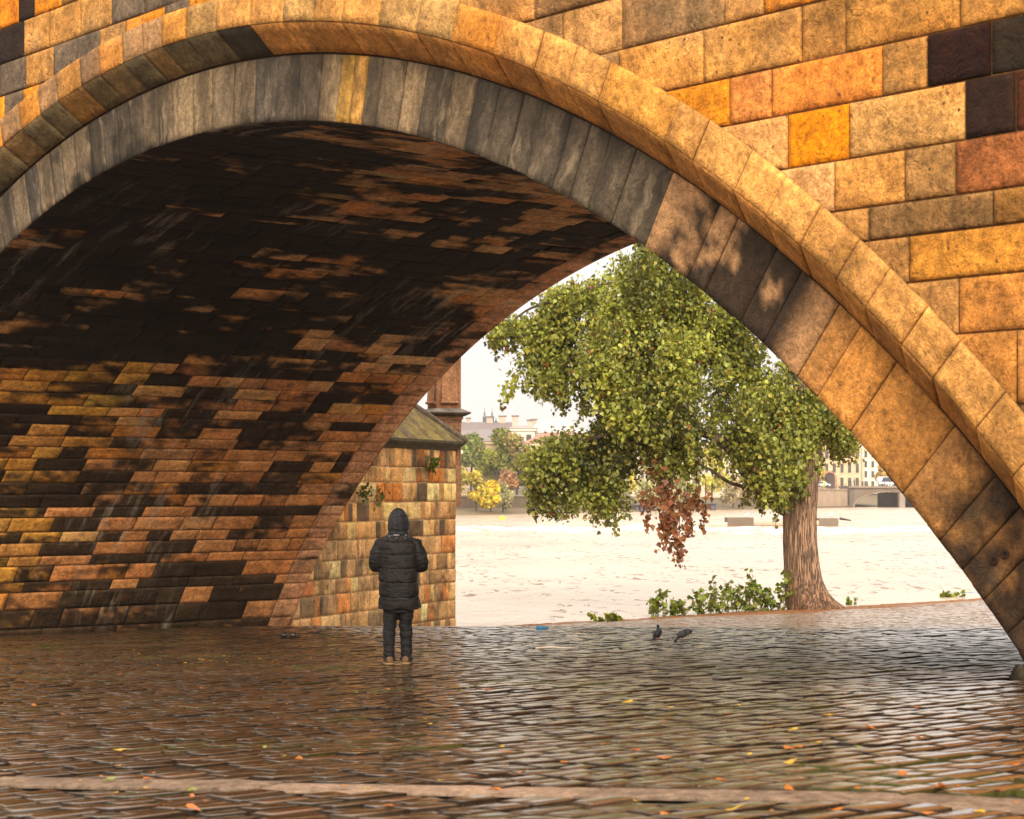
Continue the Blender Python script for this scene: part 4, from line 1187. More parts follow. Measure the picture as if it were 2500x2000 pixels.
def pigeon(px, py, heading, pitch, head_down, label):
    p, t_, s_ = drop(px, py, 0); p[2] += .012
    e_ = empty('pigeon', p, label, 'bird', 'pigeons on the cobbles')
    ch, sh = math.cos(heading), math.sin(heading); cp, sp = math.cos(pitch), math.sin(pitch)
    def Mx(v):
        v = np.asarray(v, float); x = v[..., 0] * cp - v[..., 2] * sp; z = v[..., 0] * sp + v[..., 2] * cp
        return np.stack([p[0] + .72 * (x * ch - v[..., 1] * sh), p[1] + .72 * (x * sh + v[..., 1] * ch), p[2] + .72 * (z + .125)], -1)
    a = np.linspace(0, 2 * np.pi, 16, endpoint=False)
    hx, hz = (.155, -.085) if head_down else (.095, .12)
    sec = [(-.205, .0, .022, .006), (-.15, .0, .032, .014), (-.10, .0, .048, .036), (-.04, -.004, .064, .058), (.02, -.006, .068, .064), (.07, -.002, .058, .056), (.095, hz * .25, .042, .044), (.085 + (hx - .085) * .6, hz * .62, .030, .030), (hx, hz * .92, .028, .027), (hx + .018, hz, .026, .025), (hx + .036, hz - .004, .014, .014), (hx + .05, hz - .010, .006, .006), (hx + .062, hz - .016, .002, .002)]
    R3 = np.array([np.stack([np.full(16, x), w * np.cos(a), z + h * np.sin(a)], -1) for x, z, w, h in sec])
    cc = np.array([[.05, .05, .06]] * 7 + [[.045, .07, .06]] + [[.04, .04, .05]] * 3 + [[.05, .045, .04]] * 2)
    bd = Acc(); bd.loft(Mx(R3), .06 * np.ones(3)); bd.c[0] = np.c_[np.tile(cc[None], (16, 1, 1)).reshape(-1, 3), np.ones(16 * 13)]
    bd.build('body', M_BIRD, e_)
    for sd in (-1, 1):
        wg = Acc(); kk = np.linspace(0, 1, 9); jj = np.linspace(-1, 1, 7); K_, J_ = np.meshgrid(kk, jj, indexing='ij')
        wid = .05 * np.sin(np.pi * np.clip(K_ * .85 + .1, 0, 1)) + .006
        Pn = np.stack([.075 - K_ * .26, sd * (.066 - .035 * K_ ** 2 + .010 * (1 - J_ ** 2)), .012 + J_ * wid - .008 * K_], -1)
        wg.grid(Mx(Pn), (np.array([.085, .085, .095]) * (1 - .55 * ((K_ > .45) & (K_ < .55)) - .55 * ((K_ > .68) & (K_ < .78))))[..., None] * np.ones(3) if False else (np.where(((K_ > .45) & (K_ < .56)) | (K_ > .8), .03, .09))[..., None] * np.ones(3))
        wg.build('wing', M_BIRD, e_)
        lg = Acc(); ft = p + .72 * np.array([-sh * sd * .028 + ch * .01, ch * sd * .028 + sh * .01, 0])
        lg.tube([Mx(np.array([.0, sd * .03, -.05])), ft + [0, 0, .03], ft], [.014, .006, .006], 6, (.22, .07, .05))
        for da in (-.6, 0, .6, 3.14): lg.tube([ft + [0, 0, .004], ft + [.035 * math.cos(heading + da), .035 * math.sin(heading + da), .003]], [.005, .003], 5, (.22, .07, .05))
        lg.build('leg', M_SKINNY, e_)


pigeon(1605, 1565, R_(-75), R_(28), False, 'dark pigeon standing upright, the left one of the pair')
pigeon(1667, 1566, R_(176), R_(-16), True, 'dark pigeon bent down pecking with raised tail, right one of the pair')

# ------------------------------------------------------------------ the person seen from behind
PD = 23.09
pf = at(972, 1618, PD); pf[2] = float(ground_z(*to_ts(pf[0], pf[1]))) + .012
person = empty('person', pf, 'person seen from behind in black hooded quilted coat and dark jeans', 'person')


def cloth_mat(name, rough=.55, spec=.35, col=(.012, .011, .011), wr=9.0, bump=.5):
    m, nt, bs = newmat(name)
    at_ = nd(nt, 'ShaderNodeAttribute', attribute_name='col')
    pos = nd(nt, 'ShaderNodeNewGeometry').outputs['Position']
    n1 = noise_node(nt, scaled(nt, pos, (wr, wr, wr * 1.5)), 1.0, 4, .55, .8); n2 = noise_node(nt, pos, 160, 2, .6)
    v = mapr(nt, n1, .3, .7, .7, 1.5)
    comb = nd(nt, 'ShaderNodeCombineColor')
    for i in range(3): nt.links.new(v, comb.inputs[i])
    nt.links.new(mixc(nt, 1.0, at_.outputs['Color'], comb.outputs[0], 'MULTIPLY'), bs.inputs['Base Color'])
    bs.inputs['Roughness'].default_value = rough; bs.inputs['Specular IOR Level'].default_value = spec
    h = math_(nt, 'ADD', n1, math_(nt, 'MULTIPLY', n2, .06))
    b_ = nd(nt, 'ShaderNodeBump', inp={'Strength': bump, 'Distance': .03}); nt.links.new(h, b_.inputs['Height']); nt.links.new(b_.outputs[0], bs.inputs['Normal'])
    return m


M_COAT = cloth_mat('quilted_black_fabric', .6, .16, wr=11, bump=.7)
M_JEANS = cloth_mat('black_denim', .75, .2, wr=14, bump=.6)
M_SHOE = attr_mat('suede_shoe', .7, .2, 40, .25)
M_SKIN = attr_mat('skin', .5, .4, 30, .08)
SEGP = 40
an = np.linspace(0, 2 * np.pi, SEGP, endpoint=False)


def PW(v): return np.asarray(v, float) + pf


def ell(cx_, cy_, z_, w_, d_, e=2.4):
    x = np.sign(np.cos(an)) * np.abs(np.cos(an)) ** (2 / e); y = np.sign(np.sin(an)) * np.abs(np.sin(an)) ** (2 / e)
    return np.stack([cx_ + w_ * x, cy_ + d_ * y, np.full(SEGP, z_)], -1)


def remeshed(acc, name, mat, parent, vox, post=None, sm=2):
    o = acc.build(name + '_tmp', mat); 
    md = o.modifiers.new('r', 'REMESH'); md.mode = 'VOXEL'; md.voxel_size = vox; md.use_smooth_shade = True
    if sm: s_ = o.modifiers.new('s', 'SMOOTH'); s_.iterations = sm; s_.factor = .5
    dg = bpy.context.evaluated_depsgraph_get(); me = bpy.data.meshes.new_from_object(o.evaluated_get(dg))
    bpy.data.objects.remove(o)
    n_ = len(me.vertices); co = np.empty(n_ * 3, np.float32); me.vertices.foreach_get('co', co); co = co.reshape(-1, 3).astype(float)
    no = np.empty(n_ * 3, np.float32); me.vertices.foreach_get('normal', no); no = no.reshape(-1, 3).astype(float)
    cc = np.ones((n_, 4)) * .02
    if post is not None: co, cc3 = post(co - pf, no); cc[:, :3] = cc3; co = co + pf
    me.vertices.foreach_set('co', co.astype(np.float32).ravel())
    if 'col' in me.color_attributes: me.color_attributes.remove(me.color_attributes['col'])
    a_ = me.color_attributes.new('col', 'FLOAT_COLOR', 'POINT'); a_.data.foreach_set('color', cc.astype(np.float32).ravel())
    me.polygons.foreach_set('use_smooth', np.ones(len(me.polygons), bool))
    me.materials.clear(); me.materials.append(mat); me.update()
    r = bpy.data.objects.new(name, me); COL.objects.link(r); r.parent = parent; r.matrix_parent_inverse = parent.matrix_world.inverted()
    return r


# body: one continuous surface (head, neck, trunk, arms with hands, legs)
bd = Acc()
bd.loft(PW(np.array([ell(0, .0, .80, .15, .11), ell(0, 0, .95, .17, .12), ell(0, 0, 1.1, .155, .11), ell(0, 0, 1.28, .18, .12), ell(0, 0, 1.40, .19, .10), ell(0, 0, 1.47, .09, .08), ell(0, .01, 1.52, .058, .06), ell(0, .015, 1.58, .06, .075), ell(0, .02, 1.66, .072, .092, 2), ell(0, .02, 1.72, .068, .088, 2), ell(0, .015, 1.765, .04, .055, 2), ell(0, .015, 1.78, .01, .015, 2)])))
bd.tube(PW(np.array([[0, .10, 1.68], [0, .122, 1.645], [0, .112, 1.63]])), [.012, .018, .014], 8)      # nose
for sx in (-1, 1):
    bd.tube(PW(np.array([[sx * .072, .01, 1.69], [sx * .08, .005, 1.66], [sx * .072, .012, 1.63]])), [.012, .018, .01], 8)  # ear
    bd.tube(PW(np.array([[sx * .17, 0, 1.41], [sx * .26, -.02, 1.30], [sx * .285, -.01, 1.17], [sx * .22, .12, 1.13], [sx * .12, .24, 1.15], [sx * .09, .28, 1.16]])), [.06, .052, .045, .042, .032, .03], 12)
    hb = np.array([sx * .085, .285, 1.16])
    bd.tube(PW(np.array([hb, hb + [-sx * .02, .04, .01], hb + [-sx * .035, .075, .01]])), [.03, .036, .032], 10)
    for q_, ln in enumerate((.060, .070, .066, .052)):
        k0 = hb + np.array([-sx * .035, .075, .035 - q_ * .02])
        bd.tube(PW(np.array([k0, k0 + [-sx * .012, ln * .5, -.002], k0 + [-sx * .045, ln * .75, -.004], k0 + [-sx * .06, ln * .55, -.006]])), [.0105, .0095, .009, .007], 8)
    bd.tube(PW(np.array([hb + [0, .02, .03], hb + [-sx * .01, .06, .055], hb + [-sx * .035, .085, .05]])), [.013, .011, .008], 8)
    bd.tube(PW(np.array([[sx * .082, 0, .88], [sx * .088, .0 if sx < 0 else .010, .50], [-.105 if sx < 0 else .092, 0 if sx < 0 else .045, .12], [-.105 if sx < 0 else .092, .01 if sx < 0 else .055, .06], [-.12 if sx < 0 else .10, .10 if sx < 0 else .14, .045]])), [.08, .052, .034, .036, .03], 12)
def skin_post(co, no): return co, np.tile(np.array([.45, .27, .19]), (len(co), 1))
remeshed(bd, 'body', M_SKIN, person, .009, skin_post, 2)

# coat with quilting seams
SE = [.625, .785, .955, 1.115, 1.275, 1.425]
ct = Acc()
prof = [(.64, .238, .165, .004), (.70, .235, .170, .002), (.80, .228, .172, 0), (.96, .222, .172, 0), (1.10, .226, .172, 0), (1.25, .238, .17, 0), (1.36, .235, .160, 0), (1.425, .195, .145, 0), (1.475, .145, .128, 0), (1.515, .115, .118, .01), (1.55, .10, .11, .015)]
ct.loft(PW(np.array([ell(.012 * (z_ < .9), cy_, z_, w_, d_, 2.5) for z_, w_, d_, cy_ in prof])))
for sx in (-1, 1):
    pts = np.array([[sx * .13, 0, 1.415], [sx * .195, -.005, 1.375], [sx * .238, -.015, 1.285], [sx * .268, -.015, 1.19], [sx * .264, .02, 1.135], [sx * .225, .11, 1.135], [sx * .17, .20, 1.15], [sx * .11, .27, 1.165]])
    kk = np.linspace(0, 7, 29); p2 = np.stack([np.interp(kk, range(8), pts[:, i]) for i in range(3)], -1)
    ct.tube(PW(p2), np.interp(kk, range(8), [.06, .082, .086, .084, .080, .072, .062, .05]), 18)


def coat_post(co, no):
    z = co[:, 2] + .012 * np.cos(co[:, 0] * 7) - .004 * np.sin(co[:, 0] * 31)
    torso = smooth(.262, .235, np.abs(co[:, 0])) 
    puff = np.zeros(len(co)); seam = np.zeros(len(co))
    for a_, b_ in zip(SE[:-1], SE[1:]):
        k = (z - a_) / (b_ - a_); m_ = (k >= 0) & (k < 1)
        puff[m_] = np.abs(np.sin(np.pi * k[m_])) ** .55
    for a_ in SE: seam = np.maximum(seam, np.exp(-((z - a_) / .007) ** 2) * (z > .60))
    nz = fbm(np.stack([co[:, 0] * 5, co[:, 1] * 5, co[:, 2] * 9], -1), 4, 3); nv = fbm(np.stack([co[:, 0] * 16, co[:, 1] * 16, co[:, 2] * 5], -1), 3, 6)
    off = torso * (.006 * puff - .003 - .009 * seam) + .014 * nz + .012 * nv * smooth(.95, .3, puff)
    arm = (1 - torso); az = np.abs(np.sin((co[:, 2] - 1.02) * 26)); off = off + arm * (.006 * az ** .5 - .006)
    hemlift = smooth(.70, .63, co[:, 2]); co = co + no * off[:, None]
    co[:, 0] += hemlift * (.012 * np.sin(co[:, 1] * 20)) + .022 * smooth(.80, .63, co[:, 2]) * (co[:, 0] > .1)
    co[:, 2] += hemlift * .012 * np.sin(co[:, 0] * 24 + 1)
    # side vent
    cc = np.array([.009, .0068, .0058]) * (1 + .25 * nz)[:, None] * (1 - .55 * torso * seam)[:, None]
    drops = (np.exp(-((co[:, 2] - 1.49) / .03) ** 2) * (fbm(co * 55, 2, 8) > .34) * (co[:, 1] < .02))[:, None]
    return co, cc * (1 - drops) + drops * .20


coat = remeshed(ct, 'coat', M_COAT, person, .0085, coat_post, 3)
hd = Acc()
hood_r = [(1.475, .10, .105, -.012), (1.50, .121, .125, -.012), (1.55, .124, .132, -.008), (1.60, .123, .138, 0), (1.66, .118, .140, .006), (1.71, .106, .132, .010), (1.75, .085, .112, .012), (1.785, .055, .075, .015), (1.80, .02, .03, .015)]
HR = np.array([ell(0, cy_, z_, w_, d_, 2.2) for z_, w_, d_, cy_ in hood_r])
kk = np.linspace(0, len(HR) - 1, 34); HI = np.stack([HR[int(min(np.floor(k_), len(HR) - 2))] * (1 - (k_ - min(np.floor(k_), len(HR) - 2))) + HR[int(min(np.floor(k_), len(HR) - 2)) + 1] * (k_ - min(np.floor(k_), len(HR) - 2)) for k_ in kk])
bk_ = HI[..., 1] < .03
HI[..., 1] -= np.where(bk_, .012 * np.exp(-(HI[..., 0] / .012) ** 2) * -1, 0)           # centre seam groove
nz = fbm(HI * np.array([9, 9, 6]), 4, 21)[..., None]; ctr = HI.mean(1, keepdims=True)
HI = HI + (HI - ctr) * .09 * nz
fold = np.exp(-((HI[..., 2] - 1.535) / .012) ** 2)[..., None]; HI = HI - (HI - ctr) * .09 * fold
# open face side: keep only the part behind the rim, then turn the rim inwards
Po = PW(HI)
keep = ~((HI[:, :, 1] > .085) & (HI[:, :, 2:3][..., 0] > 1.545) & (HI[:, :, 2] < 1.755))
idx = np.arange(34 * SEGP).reshape(34, SEGP)
qf = []
for i in range(33):
    for j in range(SEGP):
        j2 = (j + 1) % SEGP
        if keep[i, j] and keep[i + 1, j] and keep[i, j2] and keep[i + 1, j2]: qf.append([idx[i, j], idx[i, j2], idx[i + 1, j2], idx[i + 1, j]])
hc = np.array([.014, .013, .0135]) * (1 + .3 * nz) * (1 - .5 * np.exp(-(HI[..., :1] / .010) ** 2) * bk_[..., None])
hd.add(Po.reshape(-1, 3), qf, hc.reshape(-1, 3))
hood_o = hd.build('hood', M_COAT, coat)
sd_ = hood_o.modifiers.new('cloth_thickness', 'SOLIDIFY'); sd_.thickness = .012; sd_.offset = -1
lg = Acc(); lg.box((-.045, -.158, 1.488), (.02, -.150, 1.496), (.35, .35, .36), PW); lg.build('coat_tag', M_PLAS, coat)
# trousers
tr = Acc()
tr.loft(PW(np.array([ell(0, 0, .60, .175, .125), ell(0, 0, .72, .185, .13), ell(0, 0, .85, .18, .125), ell(0, 0, .95, .165, .115)])))
for sx, fx, fy in ((-1, -.105, .0), (1, .092, .05)):
    L_ = [(.66, sx * .085, 0, .094, .105), (.55, sx * .088, .0, .084, .10), (.45, fx * .95, fy * .3, .076, .09), (.32, fx, fy * .6, .070, .082), (.2, fx, fy * .9, .066, .076), (.10, fx, fy, .066, .078), (.055, fx, fy, .070, .084)]
    tr.loft(PW(np.array([ell(x_, y_, z_, w_, d_, 2.1) for z_, x_, y_, w_, d_ in L_[::-1]])))


def jean_post(co, no):
    n1 = fbm(np.stack([co[:, 0] * 6, co[:, 1] * 6, co[:, 2] * 20], -1), 4, 31)
    ank = smooth(.30, .06, co[:, 2]); rip = np.sin(co[:, 2] * 115 + 3 * fbm(co * 12, 2, 5))
    knee = np.exp(-((co[:, 2] - .48) / .12) ** 2)
    co = co + no * (.014 * n1 + .004 * ank * rip)[:, None]
    return co, np.array([.010, .0085, .008]) * (1 + .8 * np.clip(n1, -.6, 1))[:, None]


trs = remeshed(tr, 'trousers', M_JEANS, person, .0085, jean_post, 2)
for sx, fx, fy, rz in ((-1, -.105, .0, .22), (1, .092, .05, -.10)):
    so = Acc(); r_ = []
    def SH(v):
        c_, s_ = math.cos(rz), math.sin(rz); v = np.asarray(v, float)
        return PW(np.stack([fx + v[..., 0] * c_ - v[..., 1] * s_, fy + v[..., 0] * s_ + v[..., 1] * c_, v[..., 2]], -1))
    secs = [(-.092, .030, .03, .075), (-.08, .042, .02, .095), (-.04, .046, .018, .105), (0, .046, .018, .10), (.06, .049, .018, .085), (.12, .053, .018, .068), (.165, .047, .02, .056), (.19, .026, .024, .045)]
    a16 = np.linspace(0, 2 * np.pi, 20, endpoint=False)
    for y_, w_, zb_, zt_ in secs:
        xx_ = np.sign(np.cos(a16)) * np.abs(np.cos(a16)) ** .7 * w_; zz_ = np.where(np.sin(a16) < 0, zb_ + (1 - np.abs(np.sin(a16))) ** 1.0 * .01, zb_ + (zt_ - zb_) * np.abs(np.sin(a16)) ** .8)
        r_.append(np.stack([xx_, np.full(20, y_), zz_], -1))
    so.loft(SH(np.array(r_)), (.11, .06, .028)); shoe = so.build('shoe', M_SHOE, person)
    sl = Acc(); ol = []
    oy = np.array([s_[0] for s_ in secs]); ow = np.array([s_[1] for s_ in secs]) + .007
    outl = np.concatenate([np.stack([ow, oy], -1), np.stack([-ow[::-1], oy[::-1]], -1)])
    lo_ = np.c_[outl, np.full(len(outl), .0)]; hi_ = np.c_[outl, np.full(len(outl), .026)]
    sl.prism(None, SH(lo_)[::-1], SH(hi_)[::-1], (.19, .12, .055)); sl.build('sole', M_SHOE, shoe)

# ------------------------------------------------------------------ far bank
M_FAR = attr_mat('far_masonry', .85, .2, .5, .16)
M_ROOF = attr_mat('far_roof', .7, .3, .8, .12)
M_GLASS = attr_mat('window_glass', .15, .5, 1, .05)
A_, Bq = np.array([-8.6, 312.0]), np.array([92.0, 490.0])
QD = (Bq - A_) / np.linalg.norm(Bq - A_); QN = np.array([-QD[1], QD[0]])


def qdepth(px):      # depth of the far water line on this sight line
    k = (px - 1250) / F
    u = (k * A_[1] - A_[0]) / (QD[0] - k * QD[1]); return A_[1] + u * QD[1]


fb = Acc(); us = np.linspace(-260, 900, 60); vs = np.array([-2.5, 0, 1.5, 6, 14, 60, 250, 900.])
U_, V_ = np.meshgrid(us, vs, indexing='ij')
hz = np.interp(vs, vs, [WATER_Z - .6, WATER_Z + .25, WATER_Z + .5, WATER_Z + .8, .2, 1.6, 4, 10])
Pf = np.stack([A_[0] + QD[0] * U_ + QN[0] * V_, A_[1] + QD[1] * U_ + QN[1] * V_, np.broadcast_to(hz, U_.shape)], -1)
Pf[..., :2] = Pf[..., :2]
fb.grid(Pf, np.array([.14, .10, .05]) * (1 + .5 * fbm(Pf * .12, 3, 3))[..., None])
tag(fb.build('far_bank', M_EARTH), kind='structure')


def seg_box(acc, px0, px1, off0, off1, ztop, zbot, c):
    """wall along the far water line, off = metres behind it"""
    d0, d1 = qdepth(px0), qdepth(px1); a = at(px0, 1200, d0)[:2]; b_ = at(px1, 1200, d1)[:2]
    pts = [a + QN * off0, b_ + QN * off0, b_ + QN * off1, a + QN * off1]
    acc.prism(None, [(*p, zbot) for p in pts][::-1], [(*p, ztop) for p in pts][::-1], c)


def railing(name, label, px0, px1, off, z0, h, step, group=None):
    d0, d1 = qdepth(px0), qdepth(px1); a = at(px0, 1200, d0)[:2] + QN * off; b_ = at(px1, 1200, d1)[:2] + QN * off
    e_ = empty(name, (*a, z0), label, 'railing', group)
    L_ = np.linalg.norm(b_ - a); n_ = int(L_ / step)
    for i in range(n_ + 1):
        p = a + (b_ - a) * i / n_; ac = Acc(); ac.tube([(*p, z0), (*p, z0 + h * .9), (*p, z0 + h)], [.07, .06, .08], 6, (.05, .045, .04)); ac.build('post', M_PLAS, e_)
    ac = Acc()
    for zz_ in (.35, .65, 1.0): ac.tube([(*a, z0 + h * zz_), (*((a + b_) / 2), z0 + h * zz_), (*b_, z0 + h * zz_)], .035, 5, (.06, .055, .05))
    ac.build('rail', M_PLAS, e_)


qw = Acc(); zq = .75
c = np.array([.17, .12, .075])
dep_l = [1040, 1100, 1160, 1225, 1300, 1380, 1450]
for i, (a0, a1) in enumerate(zip(dep_l[:-1], dep_l[1:])): seg_box(qw, a0, a1 + .0, 7.0, 8.2, zq + .003 * (i % 2), WATER_Z - .5, c * RNG.uniform(.75, 1.1))
tag(qw.build('quay_wall', M_FAR, None, False), 'weathered stone quay wall on the left far bank behind small trees', 'wall')
cp = Acc(); seg_box(cp, 1040, 1450, 6.8, 8.4, zq + .25, zq + .006, (.30, .24, .18)); cap_o = cp.build('coping', M_FAR, bpy.data.objects['quay_wall'], False)
railing('quay_railing', 'dark railing on top of the left far quay wall', 1060, 1420, 7.4, zq + .25, 1.1, 3.2)
qr = Acc(); seg_box(qr, 1960, 2074, 0.5, 3.0, 1.95, WATER_Z - .5, (.36, .26, .18))
qr_o = tag(qr.build('quay_wall', M_FAR, None, False), 'tall pale stone quay wall right of the trunk, joining the far bridge', 'wall')
cp = Acc(); seg_box(cp, 1960, 2074, .3, 3.2, 2.25, 1.956, (.33, .26, .2)); cp.build('coping', M_FAR, qr_o, False)
railing('quay_railing', 'dark railing on the tall quay wall right of the trunk', 1975, 2070, .6, 2.25, 1.0, 2.6)

# far bridge
d_b = qdepth(2074) + .5
fbz = 2.9
fbr = empty('far_bridge', at(2160, 1240, d_b), 'distant grey stone arch bridge partly hidden behind the near arch', 'bridge')
bx0, bx1 = at(2073, 0, d_b)[0] + .05, at(2420, 0, d_b)[0]; ax0, ax1 = at(2086, 0, d_b)[0], at(2262, 0, d_b)[0]
ac = Acc(); a = np.linspace(np.pi, 0, 30); cxm = (ax0 + ax1) / 2; hw = (ax1 - ax0) / 2; crown = 1.604 - 2 / F * d_b
ring_ = np.stack([cxm + hw * np.cos(a), WATER_Z - .2 + (crown - WATER_Z + .2) * np.sin(a) ** .8], -1)
dtop = fbz - .5
top_ = np.stack([np.linspace(ax0, ax1, 30), np.full(30, dtop)], -1)
g3 = lambda xz, y: np.stack([xz[:, 0], np.full(len(xz), y), xz[:, 1]], -1)
ac.grid(np.stack([g3(ring_, d_b), g3(top_, d_b)], 1), (.17, .125, .09))
ac.box((bx0, d_b, WATER_Z - .5), (ax0, d_b + 14, dtop), (.13, .10, .075)); ac.box((ax1, d_b, WATER_Z - .5), (bx1, d_b + 14, dtop), (.15, .115, .085))
ac.build('spandrel', M_FAR, fbr, False)
ac = Acc(); ac.grid(np.stack([g3(ring_, d_b), g3(ring_, d_b + 14)], 1), (.25, .20, .16)); ac.build('arch_vault', M_FAR, fbr)
ac = Acc(); ac.box((cxm - .5, d_b + 13.7, WATER_Z), (ax1, d_b + 13.9, crown), (.22, .18, .145)); ac.build('inner_wall', M_FAR, fbr, False)
for i in range(22):       # voussoirs and brackets under the cornice
    a0 = np.pi - np.pi * (i + .1) / 44; a1 = np.pi - np.pi * (i + .9) / 44
    def pt(q, k): return (cxm + hw * k * math.cos(q), WATER_Z - .2 + (crown - WATER_Z + .2) * k * math.sin(q) ** .8)
    qd = [pt(a0, 1.0), pt(a1, 1.0), pt(a1, 1.05), pt(a0, 1.05)]
    ac = Acc(); ac.prism(None, [(x_, d_b - .25, z_) for x_, z_ in qd], [(x_, d_b + .1, z_) for x_, z_ in qd], np.array([.30, .22, .16]) * (1.15 if i % 2 else .7)); ac.build('voussoir', M_FAR, fbr, False)
ac = Acc(); ac.box((bx0 - .2, d_b - .5, dtop + .003), (bx1, d_b + 14.4, fbz), (.21, .165, .125)); ac.build('deck', M_FAR, fbr, False)
ac = Acc(); ac.box((at(2192, 0, d_b)[0], d_b - 2.0, WATER_Z - .4), (at(2206, 0, d_b)[0], d_b + .3, crown - .15), (.26, .21, .165)); ac.build('pier', M_FAR, fbr, False)
for i in range(26):
    x_ = bx0 + .4 + i * (bx1 - bx0 - .8) / 25; ac = Acc(); ac.tube([(x_, d_b - .2, fbz), (x_, d_b - .2, fbz + .85), (x_, d_b - .2, fbz + 1.0)], [.13, .10, .14], 6, (.07, .06, .05)); ac.build('railing_post', M_PLAS, fbr)
ac = Acc()
for zz_ in (.4, .95): ac.tube([(bx0, d_b - .2, fbz + zz_), ((bx0 + bx1) / 2, d_b - .2, fbz + zz_), (bx1, d_b - .2, fbz + zz_)], .06, 5, (.08, .07, .06))
ac.build('rail', M_PLAS, fbr)


def house(name, label, cat, px0, px1, ytop, ybase, dep, wallc, roofc, yridge, kind='hip', depth_m=14, win=None, chim=(), skyl=0, ry=0.0, windows=True, inset=.2):
    a = at(px0, ytop, dep); b_ = at(px1, ybase, dep); zt, zb = a[2], min(b_[2], 1.0); x0, x1 = a[0], b_[0]
    e_ = empty(name, ((x0 + x1) / 2, dep, zb), label, cat)
    ac = Acc(); ac.box((x0, dep, zb), (x1, dep + depth_m, zt), wallc); ac.build('wall', M_FAR, e_, False)
    zr = at(0, yridge, dep + depth_m / 2)[2]; ov_ = .5; w_ = x1 - x0
    e0 = np.array([[x0 - ov_, dep - ov_, zt + .02], [x1 + ov_, dep - ov_, zt + .02], [x1 + ov_, dep + depth_m + ov_, zt + .02], [x0 - ov_, dep + depth_m + ov_, zt + .02]])
    ins = w_ * inset if kind == 'hip' else 0.0; ym = dep + depth_m / 2
    r0 = np.array([[x0 - (ov_ if not ins else 0) + ins, ym - .05, zr], [x1 + (ov_ if not ins else 0) - ins, ym - .05, zr], [x1 + (ov_ if not ins else 0) - ins, ym + .05, zr], [x0 - (ov_ if not ins else 0) + ins, ym + .05, zr]])
    ac = Acc(); ac.prism(None, e0[::-1], r0[::-1], roofc); rf_ = ac.build('roof', M_ROOF, e_, False)
    ac = Acc(); ac.box((x0 - .3, dep - .3, zt - .5), (x1 + .3, dep - .003, zt + .015), np.array(wallc) * 1.08); ac.build('cornice', M_FAR, e_, False)
    for (cxp, hgt, cw) in chim:
        cx_ = x0 + w_ * cxp; ac = Acc(); cw *= .6; hgt *= .7; ac.box((cx_ - cw, ym - .8, zt), (cx_ + cw, ym + .8, zr + hgt), (.45, .36, .28)); ac.box((cx_ - cw - .15, ym - .95, zr + hgt), (cx_ + cw + .15, ym + .95, zr + hgt + .25), (.2, .15, .12)); ac.build('chimney', M_FAR, rf_, False)
    for i in range(skyl):
        u = .28 + .55 * i / max(1, skyl - 1); k = .45
        cx_ = x0 + w_ * u; yy_ = dep - ov_ + (depth_m / 2 + ov_) * k; zz_ = zt + (zr - zt) * k
        sl_ = (zr - zt) / (depth_m / 2 + ov_)
        q = np.array([[cx_ - 1.1, yy_ - 1, zz_ - sl_ + .08], [cx_ - .1, yy_ - 1, zz_ - sl_ + .08], [cx_ - .1, yy_ + 1, zz_ + sl_ + .08], [cx_ - 1.1, yy_ + 1, zz_ + sl_ + .08]])
        ac = Acc(); ac.prism(None, q - [0, 0, .1], q + [0, 0, .1], (.05, .05, .055)); ac.build('skylight', M_GLASS, rf_, False)
    if win:
        nx, nz_ = win; pw_ = w_ / nx; ph_ = (zt - .8 - zb - 1.2) / nz_
        for i in range(nx):
            for j in range(nz_):
                wx, wz = x0 + pw_ * (i + .5), zb + 1.2 + ph_ * (j + .5); ww, wh = pw_ * .21, ph_ * .33
                fr = Acc(); fr.box((wx - ww * 1.35, dep - .16, wz - wh * 1.2), (wx + ww * 1.35, dep - .004, wz + wh * 1.25), np.array(wallc) * 1.12); fo_ = fr.build('window', M_FAR, e_, False)
                gl = Acc(); gl.box((wx - ww, dep - .20, wz - wh), (wx + ww, dep - .164, wz + wh), (.07, .06, .05)); gl.build('pane', M_GLASS, fo_, False)
    return e_


GREYR, PINKR, CREAM = (.20, .16, .15), (.34, .16, .12), (.46, .34, .20)
house('town_house', 'far house with a long grey roof and three skylights left behind the trees', 'house', 1060, 1236, 1078, 1215, 372, CREAM, GREYR, 1050, 'gable', 16, None, (), 3)
house('town_house', 'far house with a dark grey ridge roof behind the skylight house', 'house', 1085, 1262, 1052, 1215, 412, CREAM, (.17, .13, .12), 1031, 'hip', 14, None, ((.18, .9, .8), (.32, 1.0, .7), (.62, 1.4, 1.0), (.80, 1.6, 1.2)), 0, inset=.06)
house('town_house', 'far white flat-fronted house with one square dark window', 'house', 1246, 1306, 1046, 1215, 392, (.60, .52, .42), (.35, .28, .25), 1040, 'hip', 10, (2, 5), ((.2, 2.6, 1.0), (.8, 1.4, .8)), 0)
house('town_house', 'far house with a broad pale hipped roof and thin dark outline', 'house', 1288, 1420, 1058, 1215, 398, (.55, .45, .34), (.42, .37, .34), 1021, 'hip', 20, None, ((.12, -.6, 1.0),), 0, inset=.30)
house('town_house', 'far low house with a wide red tiled roof beside the big tree branch', 'house', 1280, 1470, 1083, 1215, 366, (.66, .52, .36), PINKR, 1056, 'hip', 16, (8, 3), (), 0, inset=.25)
house('town_house', 'far yellow house with a pink tiled roof seen through the hanging branches', 'house', 1540, 1690, 1080, 1215, 425, (.58, .50, .38), (.42, .25, .2), 1052, 'hip', 16, (8, 4), ((.3, .6, .8),), 0)
house('town_house', 'far ochre house low behind the branches between dead leaves and trunk', 'house', 1700, 1850, 1105, 1215, 440, (.56, .47, .34), (.36, .25, .2), 1080, 'hip', 16, (9, 4), (), 0)
